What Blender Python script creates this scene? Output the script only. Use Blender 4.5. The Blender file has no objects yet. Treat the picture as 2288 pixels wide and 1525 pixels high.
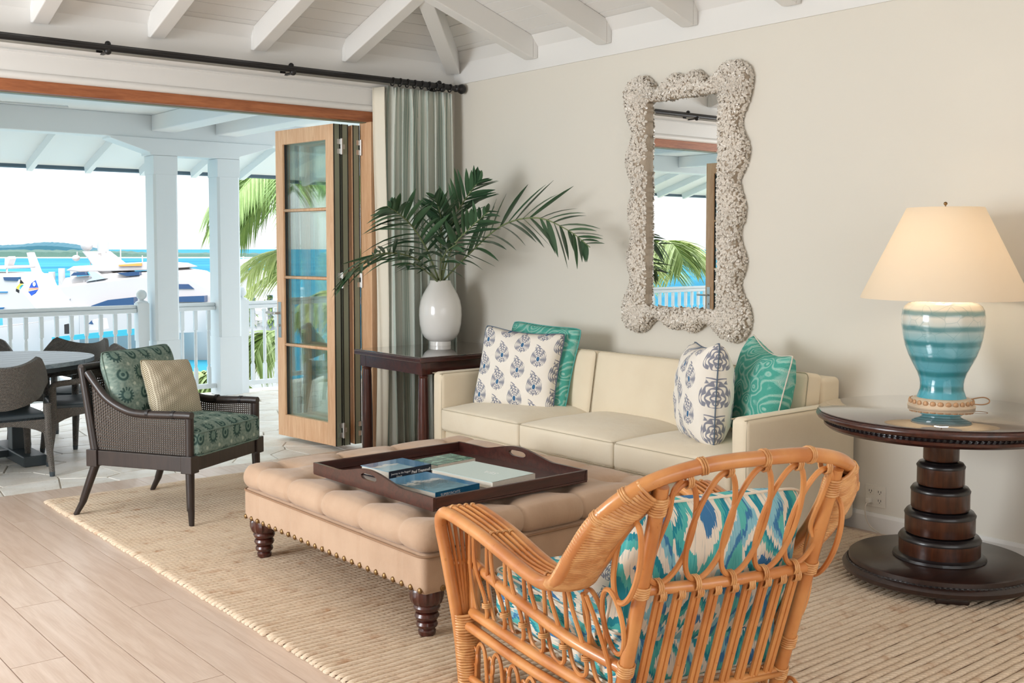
import bpy, math, random
from mathutils import Vector, Matrix
random.seed(7)
sc = bpy.context.scene
COL = sc.collection
PI = math.pi
def lin(c):
    c = c / 255.0
    return c / 12.92 if c <= 0.04045 else ((c + 0.055) / 1.055) ** 2.4
def rgb(r, g, b):
    return (lin(r), lin(g), lin(b), 1.0)

# ------------------------------------------------------------------ camera
YAW, PITCH, FOC, CAMH = math.radians(39.4), math.radians(3.1), 2420.0, 1.55
cam_d = bpy.data.cameras.new('camera')
cam = bpy.data.objects.new('camera', cam_d)
COL.objects.link(cam)
cam.location = (0, 0, CAMH)
cam.rotation_euler = (PI / 2 - PITCH, 0, -YAW)
cam_d.sensor_fit = 'HORIZONTAL'
cam_d.sensor_width = 36.0
cam_d.lens = FOC / 2288.0 * 36.0
cam_d.shift_y = -(762.5 - (553.0 + FOC * math.tan(PITCH))) / 2288.0
cam_d.clip_end = 6000
cam_d.clip_start = 0.05
sc.camera = cam

# ------------------------------------------------------------------ view, sky, sun, added fill lights
sc.view_settings.view_transform = 'Standard'
sc.view_settings.look = 'None'
sc.view_settings.gamma = 1.0
sc.view_settings.use_curve_mapping = False
sc.view_settings.exposure = 0.58

world = bpy.data.worlds.new('sky')
sc.world = world
world.use_nodes = True
wn = world.node_tree
wn.nodes.clear()
w_out = wn.nodes.new('ShaderNodeOutputWorld')
w_bg = wn.nodes.new('ShaderNodeBackground')
w_tc = wn.nodes.new('ShaderNodeTexCoord')
w_sep = wn.nodes.new('ShaderNodeSeparateXYZ')
w_ramp = wn.nodes.new('ShaderNodeValToRGB')
w_map = wn.nodes.new('ShaderNodeMapping')
w_noise = wn.nodes.new('ShaderNodeTexNoise')
w_mix = wn.nodes.new('ShaderNodeMix')
w_mix.data_type = 'RGBA'
wn.links.new(w_tc.outputs['Generated'], w_sep.inputs[0])
wn.links.new(w_sep.outputs['Z'], w_ramp.inputs[0])
e = w_ramp.color_ramp.elements
# overcast sky: three times brighter overhead than at the horizon
e[0].position = 0.0; e[0].color = (0.37, 0.39, 0.405, 1)
ee = w_ramp.color_ramp.elements.new(0.18); ee.color = (0.98, 1.01, 1.04, 1)
e[-1].position = 1.0; e[-1].color = (2.30, 2.38, 2.50, 1)
w_map.inputs['Scale'].default_value = (2.0, 2.0, 12.0)
w_noise.inputs['Scale'].default_value = 2.2
w_noise.inputs['Detail'].default_value = 5
wn.links.new(w_tc.outputs['Generated'], w_map.inputs[0])
wn.links.new(w_map.outputs[0], w_noise.inputs[0])
w_cl = wn.nodes.new('ShaderNodeMath'); w_cl.operation = 'MULTIPLY'; w_cl.inputs[1].default_value = 0.45
wn.links.new(w_noise.outputs['Fac'], w_cl.inputs[0]); wn.links.new(w_cl.outputs[0], w_mix.inputs[0])
wn.links.new(w_ramp.outputs[0], w_mix.inputs[6])
w_mix.inputs[7].default_value = (0.85, 0.86, 0.88, 1)
wn.links.new(w_mix.outputs[2], w_bg.inputs[0])
w_bg.inputs[1].default_value = 1.6
wn.links.new(w_bg.outputs[0], w_out.inputs[0])

def add_light(name, kind, loc, rot, energy, color, **kw):
    d = bpy.data.lights.new(name, kind)
    d.energy = energy
    d.color = color
    for k, v in kw.items():
        setattr(d, k, v)
    o = bpy.data.objects.new(name, d)
    COL.objects.link(o)
    o.location = loc
    o.rotation_euler = rot
    return o
# hazy sun, high behind the house
add_light('sun', 'SUN', (0, 0, 20), (math.radians(38), 0, math.radians(-25)), 1.5, (1.0, 0.97, 0.92), angle=math.radians(12))
# added area lights inside the two unseen window walls, standing in for daylight
add_light('fill_light_left', 'AREA', (-2.35, 5.0, 1.75), (0, math.radians(-90), 0), 150, (0.90, 0.955, 1.0), shape='RECTANGLE', size=1.9, size_y=2.2)
add_light('fill_light_front', 'AREA', (1.4, -1.72, 1.6), (math.radians(90), 0, 0), 12, (1.0, 0.97, 0.93), shape='RECTANGLE', size=5.0, size_y=2.3)

# ------------------------------------------------------------------ mesh helpers
def V(*a):
    return Vector(a)
class MB:
    """collects shapes; build() links them as one mesh object"""
    def __init__(s):
        s.v = []; s.f = []; s.u = []; s.hasuv = False
    def add(s, vs, fs, uv=None):
        o = len(s.v)
        s.v += [tuple(p) for p in vs]
        s.f += [tuple(i + o for i in f) for f in fs]
        if uv:
            s.u += list(uv); s.hasuv = True
        else:
            s.u += [(0.0, 0.0)] * len(vs)
        return s
    def box(s, x0, x1, y0, y1, z0, z1):
        vs = [(x0, y0, z0), (x1, y0, z0), (x1, y1, z0), (x0, y1, z0), (x0, y0, z1), (x1, y0, z1), (x1, y1, z1), (x0, y1, z1)]
        return s.add(vs, [(0, 3, 2, 1), (4, 5, 6, 7), (0, 1, 5, 4), (1, 2, 6, 5), (2, 3, 7, 6), (3, 0, 4, 7)])
    def hexa(s, b, t):
        return s.add(list(b) + list(t), [(0, 3, 2, 1), (4, 5, 6, 7), (0, 1, 5, 4), (1, 2, 6, 5), (2, 3, 7, 6), (3, 0, 4, 7)])
    def beam(s, p, q, w, h, up=(0, 0, 1)):
        p, q = Vector(p), Vector(q)
        d = (q - p).normalized()
        sd = d.cross(Vector(up))
        if sd.length < 1e-4: sd = d.cross(Vector((1, 0, 0)))
        sd.normalize(); u = sd.cross(d)
        a, b = sd * w / 2, u * h / 2
        return s.hexa([p - a - b, p + a - b, q + a - b, q - a - b], [p - a + b, p + a + b, q + a + b, q - a + b])
    def tube(s, pts, r, n=8, closed=False, flat=1.0, caps=True, upv=None):
        P = [Vector(p) for p in pts]
        m = len(P)
        R = r if isinstance(r, (list, tuple)) else [r] * m
        tang = []
        for i in range(m):
            a = P[(i - 1) % m] if (closed or i > 0) else P[i]
            b = P[(i + 1) % m] if (closed or i < m - 1) else P[i]
            t = b - a
            tang.append(t.normalized() if t.length > 1e-9 else Vector((0, 0, 1)))
        ref = Vector(upv) if upv else (Vector((0, 0, 1)) if abs(tang[0].z) < 0.9 else Vector((1, 0, 0)))
        nx = (ref - tang[0] * ref.dot(tang[0])).normalized()
        vs = []; fs = []
        for i in range(m):
            t = tang[i]
            nx = nx - t * nx.dot(t)
            nx = nx.normalized() if nx.length > 1e-6 else t.orthogonal().normalized()
            ny = t.cross(nx)
            for k in range(n):
                a = 2 * PI * k / n
                vs.append(P[i] + nx * (math.cos(a) * R[i] * flat) + ny * (math.sin(a) * R[i]))
        rng = m if closed else m - 1
        for i in range(rng):
            j = (i + 1) % m
            for k in range(n):
                k2 = (k + 1) % n
                fs.append((i * n + k, i * n + k2, j * n + k2, j * n + k))
        if caps and not closed:
            fs.append(tuple(range(n - 1, -1, -1)))
            fs.append(tuple((m - 1) * n + k for k in range(n)))
        return s.add(vs, fs)
    def lathe(s, prof, c=(0, 0, 0), n=32, cap=True, flute=0, famp=0.0):
        vs = []; fs = []
        for (r, z) in prof:
            for k in range(n):
                a = 2 * PI * k / n
                rr = r * (1 + (famp * math.cos(a * flute) if flute else 0))
                vs.append((c[0] + rr * math.cos(a), c[1] + rr * math.sin(a), c[2] + z))
        for i in range(len(prof) - 1):
            for k in range(n):
                k2 = (k + 1) % n
                fs.append((i * n + k, i * n + k2, (i + 1) * n + k2, (i + 1) * n + k))
        if cap:
            fs.append(tuple(range(n - 1, -1, -1)))
            fs.append(tuple((len(prof) - 1) * n + k for k in range(n)))
        return s.add(vs, fs)
    def sphere(s, c, r, n=12, m=8, sq=(1, 1, 1)):
        vs = [(c[0], c[1], c[2] - r * sq[2])]; fs = []
        for i in range(1, m):
            t = PI * i / m
            for k in range(n):
                a = 2 * PI * k / n
                vs.append((c[0] + r * sq[0] * math.sin(t) * math.cos(a), c[1] + r * sq[1] * math.sin(t) * math.sin(a), c[2] - r * sq[2] * math.cos(t)))
        vs.append((c[0], c[1], c[2] + r * sq[2]))
        for k in range(n):
            fs.append((0, 1 + (k + 1) % n, 1 + k))
        for i in range(m - 2):
            for k in range(n):
                a, b = 1 + i * n + k, 1 + i * n + (k + 1) % n
                fs.append((a, b, b + n, a + n))
        l = len(vs) - 1
        for k in range(n):
            fs.append((l, l - n + k, l - n + (k + 1) % n))
        return s.add(vs, fs)
    def grid(s, fn, nu, nv, uvs=(1, 1), closeu=False, thick=0.0):
        vs = []; uv = []; fs = []
        for j in range(nv + 1):
            for i in range(nu + 1):
                vs.append(Vector(fn(i / nu, j / nv))); uv.append((uvs[0] * i / nu, uvs[1] * j / nv))
        for j in range(nv):
            for i in range(nu):
                a = j * (nu + 1) + i
                fs.append((a, a + 1, a + nu + 2, a + nu + 1))
        if thick:
            N = len(vs)
            nor = [Vector((0, 0, 0)) for _ in vs]
            for q in fs:
                nn = (vs[q[2]] - vs[q[0]]).cross(vs[q[3]] - vs[q[1]])
                for i in q: nor[i] += nn
            vs2 = [vs[i] - (nor[i].normalized() if nor[i].length > 0 else nor[i]) * thick for i in range(N)]
            f2 = [tuple(N + i for i in reversed(q)) for q in fs]
            rim = [j for j in range(nu + 1)] + [j * (nu + 1) + nu for j in range(1, nv + 1)] + [nv * (nu + 1) + i for i in range(nu - 1, -1, -1)] + [j * (nu + 1) for j in range(nv - 1, 0, -1)]
            for k in range(len(rim)):
                a, b = rim[k], rim[(k + 1) % len(rim)]
                f2.append((b, a, a + N, b + N))
            vs = vs + vs2; uv = uv + uv; fs = fs + f2
        return s.add(vs, fs, uv)
    def prism(s, poly, z0, z1, xf=None):
        n = len(poly)
        vs = [(p[0], p[1], z0) for p in poly] + [(p[0], p[1], z1) for p in poly]
        if xf: vs = [xf(p) for p in vs]
        fs = [tuple(range(n - 1, -1, -1)), tuple(range(n, 2 * n))]
        for i in range(n):
            j = (i + 1) % n
            fs.append((i, j, n + j, n + i))
        return s.add(vs, fs)
    def rbox(s, c, half, r, n=(8, 8, 4), fn=None):
        """rounded box; fn(p, normal, u) may displace"""
        hx, hy, hz = half
        def axis(h, k):
            # parameter values, denser near the edges
            pts = [-h]
            e = min(r, h)
            m = 4
            for i in range(1, m): pts.append(-h + e * i / m)
            inner = max(2, k)
            for i in range(inner + 1): pts.append(-h + e + (2 * h - 2 * e) * i / inner)
            for i in range(1, m + 1): pts.append(h - e + e * i / m)
            out = []
            for p in pts:
                if not out or p - out[-1] > 1e-7: out.append(p)
            return out
        X, Y, Z = axis(hx, n[0]), axis(hy, n[1]), axis(hz, n[2])
        def mp(x, y, z):
            q = Vector((max(-hx + r, min(hx - r, x)), max(-hy + r, min(hy - r, y)), max(-hz + r, min(hz - r, z))))
            d = Vector((x, y, z)) - q
            nn = d.normalized() if d.length > 1e-9 else Vector((0, 0, 1))
            return q + nn * r, nn
        def face(A, B, f3, flip, uvf):
            vs = []; uv = []; fs = []
            for b in B:
                for a in A:
                    x, y, z = f3(a, b)
                    p, nn = mp(x, y, z)
                    if fn: p = Vector(fn(p, nn))
                    vs.append(p + Vector(c)); uv.append(uvf(x, y, z))
            w = len(A)
            for j in range(len(B) - 1):
                for i in range(w - 1):
                    q = (j * w + i, j * w + i + 1, (j + 1) * w + i + 1, (j + 1) * w + i)
                    fs.append(q[::-1] if flip else q)
            s.add(vs, fs, uv)
        face(X, Y, lambda a, b: (a, b, hz), False, lambda x, y, z: (x, y))
        face(X, Y, lambda a, b: (a, b, -hz), True, lambda x, y, z: (x, y))
        face(X, Z, lambda a, b: (a, -hy, b), False, lambda x, y, z: (x, z - hy))
        face(X, Z, lambda a, b: (a, hy, b), True, lambda x, y, z: (x, hy - z))
        face(Y, Z, lambda a, b: (hx, a, b), False, lambda x, y, z: (hx - z, y))
        face(Y, Z, lambda a, b: (-hx, a, b), True, lambda x, y, z: (z - hx, y))
        s.weld = True
        return s
    def xform(s, M):
        s.v = [tuple(M @ Vector(p)) for p in s.v]
        return s
    def build(s, name, mat, parent=None, smooth=None, bevel=None, loc=None, rot=None):
        me = bpy.data.meshes.new(name)
        me.from_pydata(s.v, [], s.f)
        if s.hasuv:
            uvl = me.uv_layers.new(name='UVMap')
            flat = []
            for l in me.loops:
                flat += s.u[l.vertex_index]
            uvl.data.foreach_set('uv', flat)
        if mat: me.materials.append(M_(mat))
        if smooth:
            me.polygons.foreach_set('use_smooth', [True] * len(me.polygons))
            if smooth is not True:
                me.set_sharp_from_angle(angle=math.radians(smooth))
        me.update()
        o = bpy.data.objects.new(name, me)
        COL.objects.link(o)
        if parent: o.parent = parent
        if loc: o.location = loc
        if rot: o.rotation_euler = rot
        if getattr(s, 'weld', False):
            md = o.modifiers.new('weld', 'WELD'); md.merge_threshold = 0.0004
        if bevel:
            md = o.modifiers.new('bevel', 'BEVEL'); md.width = bevel; md.segments = 2; md.limit_method = 'ANGLE'; md.angle_limit = math.radians(40)
        return o
def M_(m):
    return m if not isinstance(m, str) else MAT[m]
def inst(mesh, name, parent=None, loc=(0, 0, 0), rot=(0, 0, 0), scale=None):
    o = bpy.data.objects.new(name, mesh)
    COL.objects.link(o)
    if parent: o.parent = parent
    o.location = loc; o.rotation_euler = rot
    if scale: o.scale = scale
    return o
def thing(name, label, cat, loc=(0, 0, 0), rz=0.0, group=None):
    o = bpy.data.objects.new(name, None)
    o.empty_display_size = 0.1
    COL.objects.link(o)
    o.location = loc; o.rotation_euler = (0, 0, rz)
    return tag(o, label, cat, group)
def tag(o, label, cat, group=None):
    o['label'] = label; o['category'] = cat
    if group: o['group'] = group
    return o
def struct(o, label=None):
    o['kind'] = 'structure'
    if label: o['label'] = label
    return o
def stuff(o):
    o['kind'] = 'stuff'
    return o
def copy_tree(o, parent=None):
    c = o.copy(); COL.objects.link(c)
    if parent: c.parent = parent
    for ch in list(o.children): copy_tree(ch, c)
    return c
def crv(pts, n=8, closed=False):
    P = [Vector(p) for p in pts]
    m = len(P); out = []
    rng = m if closed else m - 1
    for i in range(rng):
        p0 = P[(i - 1) % m] if (closed or i > 0) else P[i] * 2 - P[i + 1]
        p1 = P[i]; p2 = P[(i + 1) % m]
        p3 = P[(i + 2) % m] if (closed or i + 2 < m) else p2 * 2 - p1
        for k in range(n):
            t = k / n
            out.append(0.5 * ((2 * p1) + (p2 - p0) * t + (2 * p0 - 5 * p1 + 4 * p2 - p3) * t * t + (3 * p1 - p0 - 3 * p2 + p3) * t ** 3))
    if not closed: out.append(P[-1])
    return out
_F = Vector((math.sin(YAW), math.cos(YAW), 0)); _R = Vector((math.cos(YAW), -math.sin(YAW), 0))
def at(px, py, d):
    """a point of the place from its bearing, height angle and ground distance"""
    return _F * d + _R * ((px - 1144) / FOC * d) + Vector((0, 0, CAMH + (553 - py) / FOC * d))
# ------------------------------------------------------------------ materials
MAT = {}
class G:
    """small node-graph builder: scalar expressions with operators"""
    def __init__(s, name):
        s.m = bpy.data.materials.new(name); s.m.use_nodes = True
        s.t = s.m.node_tree
        s.b = s.t.nodes['Principled BSDF']; s.o = s.t.nodes['Material Output']
        MAT[name] = s.m
    def n(s, k): return s.t.nodes.new('ShaderNode' + k)
    def put(s, sock, val):
        if isinstance(val, X): s.t.links.new(val.s, sock)
        elif hasattr(val, 'is_output'): s.t.links.new(val, sock)
        else: sock.default_value = val
    def math(s, op, a, b=None, c=None):
        q = s.n('Math'); q.operation = op
        s.put(q.inputs[0], a)
        if b is not None: s.put(q.inputs[1], b)
        if c is not None: s.put(q.inputs[2], c)
        return X(s, q.outputs[0])
    def coord(s, kind='Object'):
        return s.n('TexCoord').outputs[kind]
    def xyz(s, vec):
        q = s.n('SeparateXYZ'); s.t.links.new(vec, q.inputs[0])
        return [X(s, o) for o in q.outputs]
    def vec(s, x, y, z=0.0):
        q = s.n('CombineXYZ')
        for i, a in enumerate((x, y, z)): s.put(q.inputs[i], a)
        return q.outputs[0]
    def noise(s, vec, scale=5.0, detail=3.0, rough=0.5, dist=0.0):
        q = s.n('TexNoise')
        if vec is not None: s.t.links.new(vec, q.inputs['Vector'])
        q.inputs['Scale'].default_value = scale; q.inputs['Detail'].default_value = detail
        q.inputs['Roughness'].default_value = rough; q.inputs['Distortion'].default_value = dist
        return X(s, q.outputs['Fac'])
    def voro(s, vec, scale=5.0, feat='F1', out='Distance', rand=1.0):
        q = s.n('TexVoronoi'); q.feature = feat
        if vec is not None: s.t.links.new(vec, q.inputs['Vector'])
        q.inputs['Scale'].default_value = scale
        q.inputs['Randomness'].default_value = rand
        return X(s, q.outputs[out])
    def scaled(s, vec, sc):
        q = s.n('Mapping'); s.t.links.new(vec, q.inputs[0]); q.inputs['Scale'].default_value = sc
        return q.outputs[0]
    def rand(s): return X(s, s.n('ObjectInfo').outputs['Random'])
    def mix(s, f, a, b):
        q = s.n('Mix'); q.data_type = 'RGBA'; q.clamp_factor = True
        s.put(q.inputs[0], f); s.put(q.inputs[6], a); s.put(q.inputs[7], b)
        return q.outputs[2]
    def ramp(s, f, stops, const=False):
        q = s.n('ValToRGB'); s.put(q.inputs[0], f)
        cr = q.color_ramp
        if const: cr.interpolation = 'CONSTANT'
        while len(cr.elements) > 1: cr.elements.remove(cr.elements[-1])
        cr.elements[0].position = stops[0][0]; cr.elements[0].color = stops[0][1]
        for p, c in stops[1:]:
            e = cr.elements.new(p); e.color = c
        return q.outputs[0]
    def bump(s, h, strength=0.3, dist=0.01):
        q = s.n('Bump'); s.put(q.inputs['Height'], h)
        q.inputs['Strength'].default_value = strength; q.inputs['Distance'].default_value = dist
        s.t.links.new(q.outputs[0], s.b.inputs['Normal'])
        return s
    def set(s, col=None, rough=None, metal=None, spec=None, **kw):
        if col is not None: s.put(s.b.inputs['Base Color'], col)
        if rough is not None: s.put(s.b.inputs['Roughness'], rough)
        if metal is not None: s.put(s.b.inputs['Metallic'], metal)
        if spec is not None: s.put(s.b.inputs['Specular IOR Level'], spec)
        for k, v in kw.items(): s.put(s.b.inputs[k.replace('_', ' ')], v)
        return s
    def alpha(s, a):
        s.put(s.b.inputs['Alpha'], a); return s
class X:
    def __init__(s, g, sock): s.g = g; s.s = sock
    def __add__(s, o): return s.g.math('ADD', s, o)
    __radd__ = __add__
    def __sub__(s, o): return s.g.math('SUBTRACT', s, o)
    def __rsub__(s, o): return s.g.math('SUBTRACT', o, s)
    def __mul__(s, o): return s.g.math('MULTIPLY', s, o)
    __rmul__ = __mul__
    def __truediv__(s, o): return s.g.math('DIVIDE', s, o)
    def fl(s): return s.g.math('FLOOR', s)
    def fr(s): return s.g.math('FRACT', s)
    def ab(s): return s.g.math('ABSOLUTE', s)
    def sin(s): return s.g.math('SINE', s)
    def sqrt(s): return s.g.math('SQRT', s)
    def mx(s, o): return s.g.math('MAXIMUM', s, o)
    def mn(s, o): return s.g.math('MINIMUM', s, o)
    def mod(s, o): return s.g.math('FLOORED_MODULO', s, o)
    def pw(s, o): return s.g.math('POWER', s, o)
    def at2(s, o): return s.g.math('ARCTAN2', s, o)
    def gt(s, o): return s.g.math('GREATER_THAN', s, o)
    def lt(s, o): return s.g.math('LESS_THAN', s, o)
    def sm(s, a, b):
        q = s.g.n('MapRange'); q.interpolation_type = 'SMOOTHSTEP'
        s.g.put(q.inputs[0], s); q.inputs[1].default_value = a; q.inputs[2].default_value = b
        return X(s.g, q.outputs[0])

def plain(name, col, rough=0.5, metal=0.0, bump=None, var=0.0, spec=None, **kw):
    g = G(name)
    c = g.coord()
    if var:
        nz = g.noise(c, 6, 4)
        d = tuple(x * (1 - var) for x in col[:3]) + (1,)
        g.set(g.mix(nz.sm(0.3, 0.7), col, d), rough, metal, spec, **kw)
    else:
        g.set(col, rough, metal, spec, **kw)
    if bump:
        g.bump(g.noise(c, bump[0], 3), bump[1], bump[2] if len(bump) > 2 else 0.004)
    return g
def woodmat(name, c1, c2, rough=0.35, axis=2, scale=6, coat=0.0, stretch=10):
    g = G(name)
    s = [1.0, 1.0, 1.0]; s[axis] = 1.0 / stretch
    v = g.scaled(g.coord(), tuple(x * scale for x in s))
    nz = g.noise(v, 4, 5, 0.6, 1.2)
    fine = g.noise(g.scaled(g.coord(), tuple(x * scale * 8 for x in s)), 3, 2)
    g.set(g.mix((nz * 0.75 + fine * 0.25).sm(0.3, 0.7), c1, c2), rough, Coat_Weight=coat, Coat_Roughness=0.12)
    g.bump(fine, 0.06, 0.002)
    return g
plain('wall_paint', rgb(225, 219, 207), 0.75, bump=(60, 0.05, 0.002))
plain('white_paint', rgb(232, 230, 226), 0.5, bump=(40, 0.03, 0.001))
plain('exterior_white', rgb(226, 233, 236), 0.5, bump=(30, 0.03, 0.001))
plain('black_metal', rgb(38, 36, 36), 0.4, 0.3)
plain('dark_gap', rgb(24, 22, 22), 0.6)
plain('sage_metal', rgb(140, 146, 126), 0.45, 0.1)
plain('teal_seal', rgb(66, 120, 108), 0.4)
plain('steel', rgb(196, 194, 190), 0.28, 0.9)
plain('brass', rgb(150, 118, 78), 0.35, 0.85, var=0.3)
plain('slate_gutter', rgb(78, 98, 112), 0.5)
plain('outlet_plastic', rgb(226, 220, 208), 0.35)
plain('fan_white', rgb(236, 240, 240), 0.35)
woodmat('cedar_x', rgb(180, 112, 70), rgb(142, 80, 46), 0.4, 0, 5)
woodmat('cedar_lit_z', rgb(236, 194, 154), rgb(216, 164, 122), 0.4, 2, 5)  # same cedar, paler: light from outside is mixed into its colour
woodmat('mahogany', rgb(84, 38, 28), rgb(48, 20, 16), 0.3, 2, 6, 0.4)
woodmat('mahogany_x', rgb(76, 36, 28), rgb(46, 20, 17), 0.3, 0, 6, 0.5)
woodmat('tier_wood', rgb(78, 40, 20), rgb(46, 22, 12), 0.3, 2, 6, 0.4)
woodmat('table_wood', rgb(78, 38, 28), rgb(46, 22, 17), 0.28, 0, 5, 0.5)
woodmat('base_wood', rgb(44, 24, 18), rgb(30, 16, 13), 0.35, 0, 5, 0.3)
plain('ebony', rgb(24, 20, 22), 0.35, Coat_Weight=0.3)
woodmat('espresso', rgb(50, 38, 34), rgb(33, 26, 24), 0.38, 2, 8, 0.2)
woodmat('grey_teak', rgb(150, 166, 176), rgb(110, 126, 138), 0.45, 0, 5)
plain('slate_metal', rgb(62, 72, 78), 0.4)

# floor planks
g = G('oak_plank')
c = g.coord(); r = g.rand()
x, y, z = g.xyz(c)
v = g.vec(x * 9.0 + r * 37.0, y * 0.9 + r * 11.0, z)
nz = g.noise(v, 2.2, 6, 0.6, 0.8)
fine = g.noise(g.vec(x * 90.0 + r * 9.0, y * 3.0, z), 2.0, 2)
cc = g.mix((nz * 0.7 + fine * 0.3).sm(0.3, 0.72), rgb(222, 200, 182), rgb(200, 174, 154))
cc = g.mix(r * 0.30, cc, rgb(196, 168, 148))
g.set(cc, (nz * 0.18 + 0.24)).bump(fine, 0.05, 0.002)
plain('floor_base', rgb(120, 84, 66), 0.8)
# coral stone
g = G('coral_stone')
c = g.coord(); r = g.rand()
nz = g.noise(c, 3.5, 6, 0.65); pit = g.noise(c, 40, 3, 0.6)
cc = g.mix(nz.sm(0.35, 0.68), rgb(250, 247, 241), rgb(234, 226, 214))
cc = g.mix(r * 0.35, cc, rgb(214, 206, 196))
cc = g.mix(pit.sm(0.66, 0.74), cc, rgb(150, 128, 104))
g.set(cc, 0.33 + nz * 0.2).bump(nz * 0.6 + pit.sm(0.5, 0.8) * -0.4, 0.35, 0.006)
plain('stone_joint', rgb(190, 181, 168), 0.8)
# jute rug
g = G('jute')
c = g.coord(); r = g.rand()
x, y, z = g.xyz(c)
strand = (x * 260.0 + y * 500.0).sin()
spot = g.noise(g.vec(x * 3.0 + r * 53.0, r * 91.0, 0.0), 2.5, 4, 0.6)
fib = g.noise(g.vec(x * 120.0 + r * 13.0, y * 300.0, z * 300.0), 1.0, 2)
cc = g.mix(spot.sm(0.53, 0.76), rgb(226, 204, 178), rgb(178, 130, 92))
cc = g.mix((strand * 0.5 + 0.5) * 0.22, cc, rgb(190, 158, 128))
cc = g.mix(fib.sm(0.62, 0.75) * 0.45, cc, rgb(140, 100, 72))
cc = g.mix(r * 0.3, cc, rgb(238, 221, 199))
g.set(cc, 0.9, spec=0.1).bump(strand * 0.5 + fib, 0.6, 0.004)
plain('jute_backing', rgb(92, 64, 44), 0.95, bump=(200, 0.5))
# fabrics
def fabric(name, col, dark, weave=700, fold=0.0, rough=0.9):
    g = G(name)
    c = g.coord()
    x, y, z = g.xyz(c)
    w = g.noise(c, weave, 2)
    big = g.noise(c, 5, 4)
    cc = g.mix(big.sm(0.3, 0.75) * 0.5, col, dark)
    g.set(cc, rough, spec=0.15, Sheen_Weight=0.2)
    h = w * 0.3
    if fold: h = h + g.noise(g.scaled(c, (3, 3, 1.2)), 5, 3) * fold
    g.bump(h, 0.35, 0.006)
    return g
fabric('linen', rgb(233, 219, 194), rgb(224, 208, 182), 500, 0.7)
fabric('linen_wrinkle', rgb(232, 220, 198), rgb(224, 208, 182), 500, 2.0)
fabric('suede', rgb(192, 163, 138), rgb(170, 140, 115), 260, 1.8)
plain('welt_cord', rgb(196, 184, 160), 0.9)
plain('suede_welt', rgb(150, 118, 92), 0.9)
plain('pipe_blue', rgb(92, 106, 122), 0.9)
plain('pipe_cream', rgb(216, 206, 192), 0.9)
plain('pipe_green', rgb(112, 134, 124), 0.9)
plain('pipe_teal', rgb(86, 168, 160), 0.9)
plain('herring_edge', rgb(184, 172, 142), 0.9)

def cells(g, u, v, nx, ny, drop=True):
    U = u * nx
    col = U.fl()
    Vv = v * ny
    if drop: Vv = Vv + col.mod(2.0) * 0.5
    return U.fr() - 0.5, Vv.fr() - 0.5, col, Vv.fl()
# white cloth with blue paisley sprays
def paisley(name, base, ink, core, nx, ny):
    g = G(name)
    u, v, _ = g.xyz(g.coord('UV'))
    x, y, cx_, cy_ = cells(g, u, v, nx, ny)
    t = ((y + 0.41) / 0.85).mx(0.0).mn(1.0)
    bend = (t - 0.6).mx(0.0)
    xx = x + bend * bend * 1.5
    w = t.sqrt() * (1.0 - t) * 1.02 + 0.02
    inside = (w - xx.ab()).sm(0.0, 0.02) * (y + 0.41).gt(0.0) * (0.44 - y).gt(0.0)
    ang = (xx * 1.6).at2(y + 0.14)
    rad = (xx * xx * 2.2 + (y + 0.14) * (y + 0.14)).sqrt()
    petals = ((ang * 9.0).sin() * 0.5 + (rad * 62.0 + (ang * 9.0).sin() * 1.5).sin() * 0.6)
    spray = inside * petals.sm(-0.35, 0.05)
    stem = (0.02 - (x).ab()).gt(0.0) * (y + 0.44).gt(0.0) * (-0.33 - y).gt(0.0)
    corem = (0.10 - (xx * xx * 1.4 + (y + 0.13) * (y + 0.13)).sqrt()).sm(0.0, 0.015)
    halo = (0.122 - (xx * xx * 1.4 + (y + 0.13) * (y + 0.13)).sqrt()).sm(0.0, 0.015)
    cc = g.mix(spray.mx(stem) * 0.85, base, ink)
    cc = g.mix(halo, cc, base)
    cc = g.mix(corem, cc, core)
    wv = g.noise(g.coord('UV'), 300, 2)
    g.set(cc, 0.9, spec=0.1).bump(wv * 0.2 + g.noise(g.coord('UV'), 5, 3) * 1.2, 0.3, 0.01)
paisley('paisley_white', rgb(240, 233, 222), rgb(108, 114, 136), rgb(66, 108, 146), 4.4, 2.9)
# green block print
g = G('green_print')
u, v, _ = g.xyz(g.coord('UV'))
x, y, ci, cj = cells(g, u, v, 8.6, 8.2, False)
par = (ci + cj).mod(2.0)
rad = (x * x * 1.3 + y * y).sqrt()
ang = x.at2(y)
ring = (0.075 - (rad - 0.24).ab()).sm(0.0, 0.04) * ((ang - 0.4).ab() - 0.5).sm(0.0, 0.2)
fringe = ((ang * 14.0).sin()).gt(0.1) * (0.4 - rad).gt(0.0) * (rad - 0.22).gt(0.0) * par
coreg = (0.11 - rad).sm(0.0, 0.03) * (1.0 - par)
dots = (0.11 - ((x.ab() - 0.5) * (x.ab() - 0.5) + (y.ab() - 0.5) * (y.ab() - 0.5)).sqrt()).sm(0.0, 0.05)
mott = g.noise(g.coord('UV'), 60, 3)
cc = g.mix(mott.sm(0.35, 0.65), rgb(112, 132, 124), rgb(138, 154, 143))
cc = g.mix(dots * 0.7, cc, rgb(188, 196, 182))
cc = g.mix((0.36 - rad).sm(0.0, 0.05) * 0.5, cc, rgb(96, 124, 114))
cc = g.mix(ring.mx(fringe).mx(coreg) * 0.85, cc, rgb(44, 70, 68))
g.set(cc, 0.9, spec=0.1).bump(g.noise(g.coord('UV'), 400, 2) * 0.3 + g.noise(g.coord('UV'), 8, 3), 0.3, 0.006)
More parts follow.
